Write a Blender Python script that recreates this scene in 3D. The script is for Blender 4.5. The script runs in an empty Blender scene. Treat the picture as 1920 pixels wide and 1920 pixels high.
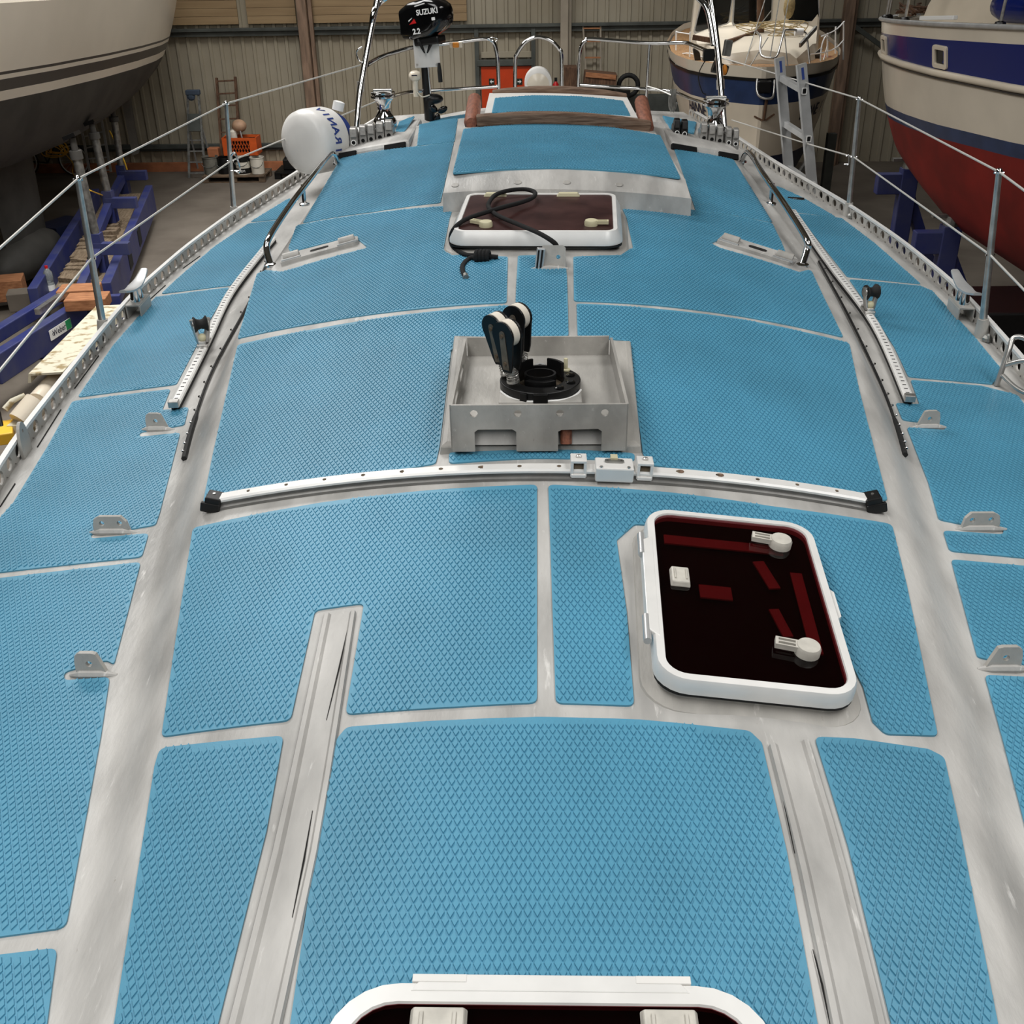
import bpy, bmesh, math, random
import numpy as np
from mathutils import Vector, Matrix, Euler
random.seed(7); RNG = np.random.default_rng(7)
SC = bpy.context.scene; COL = SC.collection
PI = math.pi; rad = math.radians

# ------------------------------------------------------------------ camera
CAM = np.array([-.03, 0, 1.52]); FPX = 2000.
def cam_axes(p=29.2, roll=1.0, yaw=1.45):
    p, roll, yaw = rad(p), rad(roll), rad(yaw)
    f = np.array([0, math.cos(p), -math.sin(p)]); r = np.array([1., 0, 0]); u = np.cross(r, f)
    Z = np.array([[math.cos(yaw), -math.sin(yaw), 0], [math.sin(yaw), math.cos(yaw), 0], [0, 0, 1]])
    f, r, u = Z @ f, Z @ r, Z @ u
    return math.cos(roll)*r - math.sin(roll)*u, math.sin(roll)*r + math.cos(roll)*u, f
CR, CU, CF = cam_axes()
cd = bpy.data.cameras.new('camera'); cam = bpy.data.objects.new('camera', cd); COL.objects.link(cam)
cd.sensor_width = 36; cd.lens = 36*FPX/1920; cd.clip_end = 200; cd.clip_start = .02
cam.matrix_world = Matrix(((CR[0], CU[0], -CF[0], CAM[0]), (CR[1], CU[1], -CF[1], CAM[1]), (CR[2], CU[2], -CF[2], CAM[2]), (0, 0, 0, 1)))
SC.camera = cam

# ------------------------------------------------------------------ light
SC.view_settings.view_transform = 'Standard'; SC.view_settings.look = 'None'
SC.view_settings.exposure = 0.0; SC.view_settings.gamma = 1; SC.view_settings.use_curve_mapping = False
wd = bpy.data.worlds.new('world'); SC.world = wd; wd.use_nodes = True
wd.node_tree.nodes['Background'].inputs[0].default_value = (.80, .90, 1.0, 1)
wd.node_tree.nodes['Background'].inputs[1].default_value = .06
def area(name, loc, size, power, rot=(0, 0, 0), color=(1, 1, 1)):
    l = bpy.data.lights.new(name, 'AREA'); l.shape = 'RECTANGLE'; l.size, l.size_y = size; l.energy = power; l.color = color
    o = bpy.data.objects.new(name, l); COL.objects.link(o); o.location = loc; o.rotation_euler = rot
    return o
CEIL = 5.6; FLOOR = -3.38; WALLY = 24.7
SKY = [((-2.6, -.8), (2.2, 11)), ((3.4, -.8), (2.2, 11)), ((-5.0, 14.5), (1.8, 14)), ((.8, 19.0), (9., 1.7)), ((-3.4, 9.6), (4.4, 2.2))]   # unseen roof-light strips laid out for the light; last added to brighten far deck
POW = [400, 395, 560, 360, 400]
for (c, s), w in zip(SKY, POW):
    ar = area('unseen_roof_light', (c[0], c[1], CEIL-.12), s, w, (0, 0, 0), (1.0, .985, .96))
    if c[1] > 10: ar.data.spread = rad(125)

# ------------------------------------------------------------------ unprojection helpers
def ray(px, py): return CF + (px-960)/FPX*CR - (py-960)/FPX*CU
def hitz(px, py, z): d = ray(px, py); return CAM + (z-CAM[2])/d[2]*d
def hity(px, py, y): d = ray(px, py); return CAM + (y-CAM[1])/d[1]*d
def hitx(px, py, x): d = ray(px, py); return CAM + (x-CAM[0])/d[0]*d
def V(*a): return Vector(a)

# ------------------------------------------------------------------ materials
def lin(c):
    return tuple((x/255/12.92 if x/255 <= .04045 else ((x/255+.055)/1.055)**2.4) for x in c)
MATS = {}
def mat(name, rgb, rough=.5, metal=0., var=0., scale=6., rgb2=None, spec=.5, bump=0., bscale=40., coat=0., trans=0., stretch=None, detail=4., ramp=(.35, .65), emit=0., ior=1.45):
    m = bpy.data.materials.new(name); m.use_nodes = True; nt = m.node_tree; b = nt.nodes['Principled BSDF']
    c1 = lin(rgb)
    b.inputs['Base Color'].default_value = (*c1, 1); b.inputs['Roughness'].default_value = rough; b.inputs['Metallic'].default_value = metal
    b.inputs['Specular IOR Level'].default_value = spec; b.inputs['Coat Weight'].default_value = coat; b.inputs['IOR'].default_value = ior
    b.inputs['Transmission Weight'].default_value = trans
    if emit: b.inputs['Emission Color'].default_value = (*c1, 1); b.inputs['Emission Strength'].default_value = emit
    if rgb2 is None and var: rgb2 = tuple(max(0, x*(1-var)) for x in rgb)
    if rgb2 is not None or bump:
        tc = nt.nodes.new('ShaderNodeTexCoord'); mp = nt.nodes.new('ShaderNodeMapping')
        if stretch: mp.inputs['Scale'].default_value = stretch
        nt.links.new(tc.outputs['Object'], mp.inputs['Vector'])
    if rgb2 is not None:
        n = nt.nodes.new('ShaderNodeTexNoise'); n.inputs['Scale'].default_value = scale; n.inputs['Detail'].default_value = detail
        r = nt.nodes.new('ShaderNodeValToRGB'); r.color_ramp.elements[0].position, r.color_ramp.elements[1].position = ramp
        r.color_ramp.elements[0].color = (*c1, 1); r.color_ramp.elements[1].color = (*lin(rgb2), 1)
        nt.links.new(mp.outputs[0], n.inputs['Vector']); nt.links.new(n.outputs[0], r.inputs[0]); nt.links.new(r.outputs[0], b.inputs['Base Color'])
    if bump:
        n2 = nt.nodes.new('ShaderNodeTexNoise'); n2.inputs['Scale'].default_value = bscale; n2.inputs['Detail'].default_value = 3
        bp = nt.nodes.new('ShaderNodeBump'); bp.inputs['Strength'].default_value = bump; bp.inputs['Distance'].default_value = .01
        nt.links.new(mp.outputs[0], n2.inputs['Vector']); nt.links.new(n2.outputs[0], bp.inputs['Height']); nt.links.new(bp.outputs[0], b.inputs['Normal'])
    MATS[name] = m; return m
def worn(name, base, chip, dirt, rough=.5):
    """painted metal: soft tone clouds, fine pale chips and a few brown specks"""
    m = mat(name, base, rough, 0, rgb2=tuple(x*.80 for x in base), scale=5, detail=8, bump=.12, bscale=60, stretch=(1.6, .5, 1))
    nt = m.node_tree; b = nt.nodes['Principled BSDF']; src = b.inputs['Base Color'].links[0].from_socket
    tc = [n for n in nt.nodes if n.type == 'MAPPING'][0]
    for col, sc, lo, hi, st in ((chip, 30, .63, .80, (1, .5, 1)), (dirt, 60, .68, .80, (1, 1, 1))):
        mp = nt.nodes.new('ShaderNodeMapping'); mp.inputs['Scale'].default_value = st
        n = nt.nodes.new('ShaderNodeTexNoise'); n.inputs['Scale'].default_value = sc; n.inputs['Detail'].default_value = 7; n.inputs['Roughness'].default_value = .65
        r = nt.nodes.new('ShaderNodeValToRGB'); r.color_ramp.elements[0].position = lo; r.color_ramp.elements[1].position = hi
        mx = nt.nodes.new('ShaderNodeMix'); mx.data_type = 'RGBA'
        nt.links.new(tc.outputs[0], mp.inputs[0]); nt.links.new(mp.outputs[0], n.inputs['Vector']); nt.links.new(n.outputs[0], r.inputs[0])
        nt.links.new(r.outputs[0], mx.inputs[0]); nt.links.new(src, mx.inputs[6]); mx.inputs[7].default_value = (*lin(col), 1); src = mx.outputs[2]
    nt.links.new(src, b.inputs['Base Color']); return m

worn('deck', (192, 190, 186), (230, 228, 224), (138, 130, 118), .42)
worn('bare_alu', (182, 179, 173), (222, 220, 216), (120, 112, 102), .42)
mat('pad', (84, 151, 180), .42, var=.08, scale=2.2, spec=.5, bump=.06, bscale=300)
mat('white_gel', (232, 230, 226), .35, var=.05, scale=4)
mat('cream_gel', (226, 216, 198), .22, var=.06, scale=1.2, spec=.5)
mat('cream_dull', (224, 212, 192), .3, var=.08, scale=1.5)
mat('rail_grey', (132, 131, 128), .4, .3, var=.1, scale=20)
mat('chrome', (226, 226, 226), .07, 1.)
mat('steel', (214, 212, 208), .30, .85, var=.15, scale=20)
mat('galv', (170, 170, 166), .42, .8, var=.25, scale=14)
mat('alu', (206, 207, 207), .36, .5, var=.08, scale=10)
mat('white_alu', (236, 235, 232), .35, .15, var=.04, scale=10)
mat('clutch', (168, 166, 162), .38, .45, var=.15, scale=40)
mat('cream_lit', (250, 242, 226), .3, var=.03, scale=1.)  # lightened cream gel; light on the hull side put into the colour
mat('black', (18, 18, 19), .38, var=.3, scale=30)
mat('black_gloss', (12, 12, 13), .12, coat=.4)
mat('rubber', (28, 28, 28), .75, var=.3, scale=20)
mat('hole', (4, 4, 4), .9)
mat('smoke', (26, 5, 8), .05, rgb2=(40, 12, 15), scale=3, spec=.55, coat=.0)
mat('smoke_dusty', (70, 46, 44), .38, rgb2=(46, 26, 26), scale=6, spec=.18)
mat('maroon', (98, 42, 48), .4, var=.2)
mat('latch', (206, 202, 192), .4, var=.1, scale=30)
mat('latch_y', (198, 192, 160), .5)
mat('teak', (128, 104, 86), .7, rgb2=(84, 62, 46), scale=7, stretch=(1.2, 14, 14), bump=.3, bscale=24)
mat('teak_red', (146, 92, 70), .6, rgb2=(112, 68, 52), scale=8, stretch=(9, 1.5, 9), bump=.2)
mat('rope', (22, 22, 23), .85, bump=.6, bscale=500)
mat('sheave', (222, 214, 200), .5)
mat('brown_dirt', (110, 96, 78), .9, var=.4, scale=40)
mat('text_blue', (46, 66, 132), .5)
mat('text_dark', (22, 28, 52), .5)
mat('white', (240, 240, 238), .45)
mat('red', (200, 32, 34), .4)
mat('orange', (224, 140, 48), .4)
mat('wire', (214, 212, 206), .35, .3)
mat('dark_gap', (20, 19, 18), .85)

# ------------------------------------------------------------------ mesh building
def rotm(e): return Euler(e).to_matrix()
class MB:
    def __init__(s): s.v = []; s.f = []
    def add(s, vs, fs, M=None):
        o = len(s.v)
        s.v += [tuple(M @ Vector(p)) if M is not None else tuple(p) for p in vs]
        s.f += [tuple(i+o for i in f) for f in fs]; return s
    def box(s, c, d, rot=None, taper=1.):
        x, y, z = d[0]/2, d[1]/2, d[2]/2; t = taper
        vs = [(-x, -y, -z), (x, -y, -z), (x, y, -z), (-x, y, -z), (-x*t, -y*t, z), (x*t, -y*t, z), (x*t, y*t, z), (-x*t, y*t, z)]
        M = Matrix.Translation(Vector(c)) @ (rot.to_4x4() if rot is not None else Matrix())
        return s.add(vs, [(0, 3, 2, 1), (4, 5, 6, 7), (0, 1, 5, 4), (1, 2, 6, 5), (2, 3, 7, 6), (3, 0, 4, 7)], M)
    def bar(s, a, b, w, h, up=(0, 0, 1)):
        a, b = Vector(a), Vector(b); d = b-a; L = d.length; d.normalize(); sd = d.cross(Vector(up))
        if sd.length < 1e-4: sd = d.cross(Vector((1, 0, 0)))
        sd.normalize(); u = sd.cross(d)
        R = Matrix((sd, d, u)).transposed()
        return s.box((a+b)/2, (w, L, h), R)
    def ring(s, c, u, w, r, n): return [c + u*(r*math.cos(2*PI*k/n)) + w*(r*math.sin(2*PI*k/n)) for k in range(n)]
    def tube(s, pts, r, n=8, closed=False, cap=True, rr=None):
        P = [Vector(p) for p in pts]; N = len(P); rings = []; u = None
        for i in range(N):
            if closed: t = P[(i+1) % N]-P[i-1]
            else: t = P[min(i+1, N-1)]-P[max(i-1, 0)]
            t.normalize()
            if u is None:
                a = Vector((0, 0, 1)) if abs(t.z) < .9 else Vector((1, 0, 0)); u = t.cross(a).normalized()
            else:
                u = (u - t*u.dot(t)); u = u.normalized() if u.length > 1e-6 else t.orthogonal().normalized()
            rings.append(s.ring(P[i], u, t.cross(u), rr[i] if rr else r, n))
        return s.loft(rings, cap=cap and not closed, closed=closed)
    def loft(s, rings, cap=True, closed=False, ringclosed=True):
        o = len(s.v); n = len(rings[0]); m = len(rings)
        for R in rings: s.v += [tuple(p) for p in R]
        for i in range(m if closed else m-1):
            j = (i+1) % m
            for k in range(n if ringclosed else n-1):
                l = (k+1) % n; s.f.append((o+i*n+k, o+i*n+l, o+j*n+l, o+j*n+k))
        if cap: s.f.append(tuple(o+k for k in range(n))[::-1]); s.f.append(tuple(o+(m-1)*n+k for k in range(n)))
        return s
    def lathe(s, prof, n=20, c=(0, 0, 0), rot=None, cap=True):
        M = Matrix.Translation(Vector(c)) @ (rot.to_4x4() if rot is not None else Matrix())
        rings = [[M @ Vector((r*math.cos(2*PI*k/n), r*math.sin(2*PI*k/n), z)) for k in range(n)] for r, z in prof]
        return s.loft(rings, cap=cap)
    def prism(s, poly, z0, z1, M=None, hole=None):
        """extrude an xy outline from z0 to z1; z0/z1 numbers"""
        n = len(poly); vs = [(x, y, z0) for x, y in poly] + [(x, y, z1) for x, y in poly]
        if hole is None:
            return s.add(vs, [tuple(range(n))[::-1], tuple(range(n, 2*n))] + [(k, (k+1) % n, n+(k+1) % n, n+k) for k in range(n)], M)
        # hole outline has as many points as poly (a frame)
        vs += [(x, y, z0) for x, y in hole] + [(x, y, z1) for x, y in hole]; fs = []
        for k in range(n):
            l = (k+1) % n
            fs += [(k, l, n+l, n+k), (2*n+k, 3*n+k, 3*n+l, 2*n+l), (n+k, n+l, 3*n+l, 3*n+k), (k, 2*n+k, 2*n+l, l)]
        return s.add(vs, fs, M)
    def sphere(s, c, r, n=14, m=9, sq=(1, 1, 1), rot=None):
        prof = [(max(1e-4, math.sin(PI*i/m)), -math.cos(PI*i/m)) for i in range(m+1)]
        M = Matrix.Translation(Vector(c)) @ (rot.to_4x4() if rot is not None else Matrix()) @ Matrix.Diagonal((r*sq[0], r*sq[1], r*sq[2], 1))
        rings = [[M @ Vector((q*math.cos(2*PI*k/n), q*math.sin(2*PI*k/n), z)) for k in range(n)] for q, z in prof]
        return s.loft(rings)
WL = {}
def build(name, mb, m, parent=None, local=False, smooth=None, bevel=0., kind=None):
    off = Vector((0, 0, 0))
    if parent is not None and not local: off = WL.get(parent.name, Vector((0, 0, 0)))
    me = bpy.data.meshes.new(name)
    me.from_pydata([(a-off.x, b-off.y, c-off.z) for a, b, c in mb.v], [], mb.f); me.update()
    bm = bmesh.new(); bm.from_mesh(me); bmesh.ops.recalc_face_normals(bm, faces=bm.faces); bm.to_mesh(me); bm.free()
    me.materials.append(MATS[m])
    if smooth is not None:
        me.polygons.foreach_set('use_smooth', [True]*len(me.polygons)); me.set_sharp_from_angle(angle=rad(smooth))
    o = bpy.data.objects.new(name, me); COL.objects.link(o)
    if parent is not None: o.parent = parent; WL[o.name] = off
    if bevel:
        b = o.modifiers.new('bevel', 'BEVEL'); b.width = bevel; b.segments = 2; b.limit_method = 'ANGLE'; b.angle_limit = rad(40)
    if kind: o['kind'] = kind
    return o
def tag(o, label=None, cat=None, group=None, kind=None):
    if label: o['label'] = label
    if cat: o['category'] = cat
    if group: o['group'] = group
    if kind: o['kind'] = kind
    return o
def thing(name, label, cat, loc=(0, 0, 0), rot=(0, 0, 0), group=None):
    o = bpy.data.objects.new(name, None); COL.objects.link(o); o.location = loc; o.rotation_euler = rot; o.empty_display_size = .05
    WL[o.name] = Vector(loc); return tag(o, label, cat, group)
def dup(root, loc, rot=None, label=None, group=None, mirror=False):
    def cp(o, par):
        c = o.copy(); COL.objects.link(c); c.parent = par
        for ch in [x for x in bpy.data.objects if x.parent is o and x is not c]: cp(ch, c)
        return c
    r = cp(root, None); r.location = loc
    if rot is not None: r.rotation_euler = rot
    if mirror: r.scale = (-1, 1, 1)
    if label: r['label'] = label
    if group: r['group'] = group
    return r
def rrect(w, h, r, n=5, cx=0, cy=0):
    pts = []
    for sx, sy, a0 in ((1, 1, 0), (-1, 1, 90), (-1, -1, 180), (1, -1, 270)):
        for k in range(n+1):
            a = rad(a0+90*k/n); pts.append((cx+sx*(w/2-r)+r*math.cos(a), cy+sy*(h/2-r)+r*math.sin(a)))
    return pts
def spline(pts, n=8, closed=False):
    P = [Vector(p) for p in pts]; N = len(P); out = []
    for i in range(N if closed else N-1):
        if closed: a, b, c, d = P[i-1], P[i], P[(i+1) % N], P[(i+2) % N]
        else: a, b, c, d = P[max(i-1, 0)], P[i], P[i+1], P[min(i+2, N-1)]
        for k in range(n):
            t = k/n; out.append(.5*((2*b) + (c-a)*t + (2*a-5*b+4*c-d)*t*t + (3*b-a-3*c+d)*t**3))
    if not closed: out.append(P[-1])
    return out
def txt(s, size, m, name, parent, M, local=False, extr=.0004, shear=0., bold=0.):
    cu = bpy.data.curves.new(name, 'FONT'); cu.body = s; cu.size = size; cu.extrude = extr; cu.align_x = 'CENTER'; cu.align_y = 'CENTER'; cu.shear = shear; cu.offset = bold
    cu.resolution_u = 3
    o = bpy.data.objects.new(name, cu); COL.objects.link(o); dg = bpy.context.evaluated_depsgraph_get()
    me = bpy.data.meshes.new_from_object(o.evaluated_get(dg)); bpy.data.objects.remove(o); bpy.data.curves.remove(cu)
    mb = MB(); mb.add([tuple(v.co) for v in me.vertices], [tuple(p.vertices) for p in me.polygons], M); bpy.data.meshes.remove(me)
    return mb if parent is None else build(name, mb, m, parent, local)

# ================================================================== YACHT DECK
YT = np.linspace(-1.6, 10.5, 243)
def table(pts, w=9):
    a = np.array(pts); t = np.interp(YT, a[:, 0], a[:, 1]); k = np.ones(w)/w
    return np.convolve(np.pad(t, w//2, mode='edge'), k, mode='valid')
T_ZC = table([(-1.6, .02), (0, .07), (1.6, .177), (2.5, .242), (3.6, .330), (5.1, .385), (7.3, .42), (7.6, .16), (10.5, .10)], 5)
T_XI = table([(-1.6, .1), (0, .5), (.93, .645), (1.6, .757), (2.5, .908), (3.6, 1.078), (4.4, 1.15), (5.1, 1.135), (6.5, 1.15), (7.3, 1.1), (10.5, .7)])
T_XO = table([(-1.6, .2), (0, .6), (1.04, .765), (1.85, .945), (2.4, 1.045), (3.2, 1.185), (4., 1.255), (5., 1.30), (6.5, 1.33), (7.5, 1.25), (10.5, .8)])
T_XE = table([(-1.6, .25), (-1, .55), (0, .98), (1, 1.30), (2, 1.53), (3.1, 1.72), (4.2, 1.82), (4.7, 1.85), (5.4, 1.83), (6.1, 1.76), (7.2, 1.575), (8.5, 1.42), (10.5, 1.1)])
def fz(y): return np.interp(y, YT, T_ZC)
def fxi(y): return np.interp(y, YT, T_XI)
def fxo(y): return np.interp(y, YT, T_XO)
def fxe(y): return np.interp(y, YT, T_XE)
def s_roof(x, y): return fz(y) - .115*np.asarray(x)**2
def s_side(x, y): return .075*(1-(np.asarray(x)/1.85)**2)
def s_deck(x, y):
    x = np.asarray(x, float); y = np.asarray(y, float); ax = np.abs(x); xi, xo = fxi(y)+.012, fxo(y)-.006
    t = np.clip((ax-xi)/np.maximum(xo-xi, 1e-3), 0, 1); t = t*t*(3-2*t)
    return np.where(ax <= xi, s_roof(x, y), np.where(ax >= xo, s_side(x, y), s_roof(xi, y)*(1-t)+s_side(xo, y)*t))
def U(px, py, surf=s_deck, off=0.):
    z = .2
    for _ in range(60):
        P = hitz(px, py, z); z = .5*z+.5*(float(surf(P[0], P[1]))+off)
    return Vector(hitz(px, py, z))
def Dz(x, y): return float(s_deck(x, y))

def grid_obj(name, rows, m, parent=None, **k):
    mb = MB(); mb.loft(rows, cap=False, ringclosed=False); return build(name, mb, m, parent, **k)
rows = []
for y in np.arange(-1.2, 9.61, .08):
    xi, xo, xe = fxi(y)+.012, fxo(y)-.006, fxe(y)
    half = list(np.linspace(0, xi, 12)) + list(np.linspace(xi, xo, 9)[1:]) + list(np.linspace(xo, xe, 5)[1:])
    xs = [-a for a in half[::-1]] + half[1:]
    rows.append([(x, y, Dz(x, y)) for x in xs])
deck = grid_obj('yacht_deck', rows, 'deck', smooth=50)
tag(deck, 'pale grey sanded metal yacht deck under blue diamond tread pads', None, kind='structure')
# hull below the deck edge
hr = []
for y in np.linspace(-1.2, 9.6, 28):
    e = fxe(y); k = max(.05, math.sin(PI*(y+1.6)/12.6))
    prof = [(e, 0.004), (e+.012, -.05), (e*1.0, -.5), (e*.93, -1.0), (e*.72, -1.45*k-.1), (e*.35, -1.75*k-.15), (0, -1.85*k-.2)]
    hr.append([(-a, y, z) for a, z in prof] + [(a, y, z) for a, z in prof[::-1][1:]])
mb = MB(); mb.loft(hr, cap=True, ringclosed=False); build('hull', mb, 'white_gel', deck, smooth=40)
mb = MB(); mb.loft([[(sx*w*.16, 3.6+ (1.7 if z > -2.5 else 1.45)*cy, z) for sx, cy in ((0, -1), (1, -.6), (1, .5), (0, 1), (-1, .5), (-1, -.6))] for z, w in ((-1.7, 1), (-2.6, 1), (-3.36, 1.3))]); build('keel', mb, 'white_gel', deck)

def roundpoly(P, r, n=4):
    out = []; N = len(P)
    for i in range(N):
        a, b, c = Vector(P[i-1]), Vector(P[i]), Vector(P[(i+1) % N]); d1, d2 = a-b, c-b; l1, l2 = d1.length, d2.length
        if l1 < 1e-6 or l2 < 1e-6: continue
        ang = d1.angle(d2)
        if ang > rad(155): out.append(tuple(b)); continue
        k = min(r/math.tan(ang/2), l1*.45, l2*.45); p, q = b+d1.normalized()*k, b+d2.normalized()*k
        for j in range(n+1):
            t = j/n; out.append(tuple(p*(1-t)**2 + b*2*t*(1-t) + q*t*t))
    return out
def inside(px, py, P):
    c = np.zeros(px.shape, bool); n = len(P)
    for i in range(n):
        x1, y1 = P[i]; x2, y2 = P[i-1]
        with np.errstate(divide='ignore', invalid='ignore'):
            c ^= ((y1 > py) != (y2 > py)) & (px < (x2-x1)*(py-y1)/(y2-y1+1e-12)+x1)
    return c
AX, AY = .0152, .0305
def pad(pix, surf, r=.016, th=.004, name='deck_pad', parent=None, world=None, studs=True):
    parent = parent or deck
    P = world or [tuple(U(x, y, surf)[:2]) for x, y in pix]
    P = roundpoly(P, r); A = np.array(P); x0, y0 = A.min(0); x1, y1 = A.max(0)
    bm = bmesh.new(); bm.faces.new([bm.verts.new((x, y, 0)) for x, y in P]); bmesh.ops.triangulate(bm, faces=bm.faces[:])
    for x in np.arange(math.floor(x0/.12)*.12+.12, x1, .12): bmesh.ops.bisect_plane(bm, geom=bm.verts[:]+bm.edges[:]+bm.faces[:], plane_co=(x, 0, 0), plane_no=(1, 0, 0))
    for y in np.arange(math.floor(y0/.3)*.3+.3, y1, .3): bmesh.ops.bisect_plane(bm, geom=bm.verts[:]+bm.edges[:]+bm.faces[:], plane_co=(0, y, 0), plane_no=(0, 1, 0))
    bmesh.ops.recalc_face_normals(bm, faces=bm.faces[:])
    if bm.faces[:] and bm.faces[:][0].normal.z < 0: bmesh.ops.reverse_faces(bm, faces=bm.faces[:])
    for v in bm.verts: v.co.z = float(surf(v.co.x, v.co.y)) + th
    bed = [e for e in bm.edges if e.is_boundary]
    ex = bmesh.ops.extrude_edge_only(bm, edges=bed)
    for v in [g for g in ex['geom'] if isinstance(g, bmesh.types.BMVert)]: v.co.z -= th+.004
    bmesh.ops.recalc_face_normals(bm, faces=bm.faces[:])
    me = bpy.data.meshes.new(name); bm.to_mesh(me); bm.free(); me.materials.append(MATS['pad'])
    o = bpy.data.objects.new(name, me); COL.objects.link(o); o.parent = parent
    if studs:
        i0, i1 = int(x0/AX)-1, int(x1/AX)+2; j0, j1 = int(2*y0/AY)-1, int(2*y1/AY)+2
        I, J = np.meshgrid(np.arange(i0, i1), np.arange(j0, j1)); cx = (I+.5*(J % 2))*AX; cy = J*AY/2
        cx, cy = cx.ravel(), cy.ravel(); m = .0045
        ok = inside(cx, cy, P) & inside(cx+m, cy, P) & inside(cx-m, cy, P) & inside(cx, cy+2*m, P) & inside(cx, cy-2*m, P); cx, cy = cx[ok], cy[ok]; n = len(cx)
        if n:
            w, h, hh = .0060, .0120, .0026
            dx = np.array([w, 0, -w, 0]); dy = np.array([0, h, 0, -h])
            vx = np.concatenate([(cx[:, None]+dx), (cx[:, None]+dx*.86)], 1); vy = np.concatenate([(cy[:, None]+dy), (cy[:, None]+dy*.90)], 1)
            vz = surf(vx, vy)+th; vz[:, :4] -= .0006; vz[:, 4:] += hh
            co = np.stack([vx, vy, vz], -1).reshape(-1, 3)
            q = np.array([[4, 5, 6, 7], [0, 1, 5, 4], [1, 2, 6, 5], [2, 3, 7, 6], [3, 0, 4, 7]])
            F = (q[None] + 8*np.arange(n)[:, None, None]).reshape(-1, 4)
            t = bpy.data.meshes.new('tread'); t.vertices.add(len(co)); t.vertices.foreach_set('co', co.ravel().astype(np.float32))
            t.loops.add(F.size); t.loops.foreach_set('vertex_index', F.ravel().astype(np.int32)); t.polygons.add(len(F))
            t.polygons.foreach_set('loop_start', (np.arange(len(F))*4).astype(np.int32)); t.update(calc_edges=True); t.validate()
            t.polygons.foreach_set('use_smooth', np.zeros(len(F), bool)); t.materials.append(MATS['pad']); s = bpy.data.objects.new('tread', t); COL.objects.link(s); s.parent = o; s['kind'] = 'stuff'
    return o
RF, SD = s_roof, s_side
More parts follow.
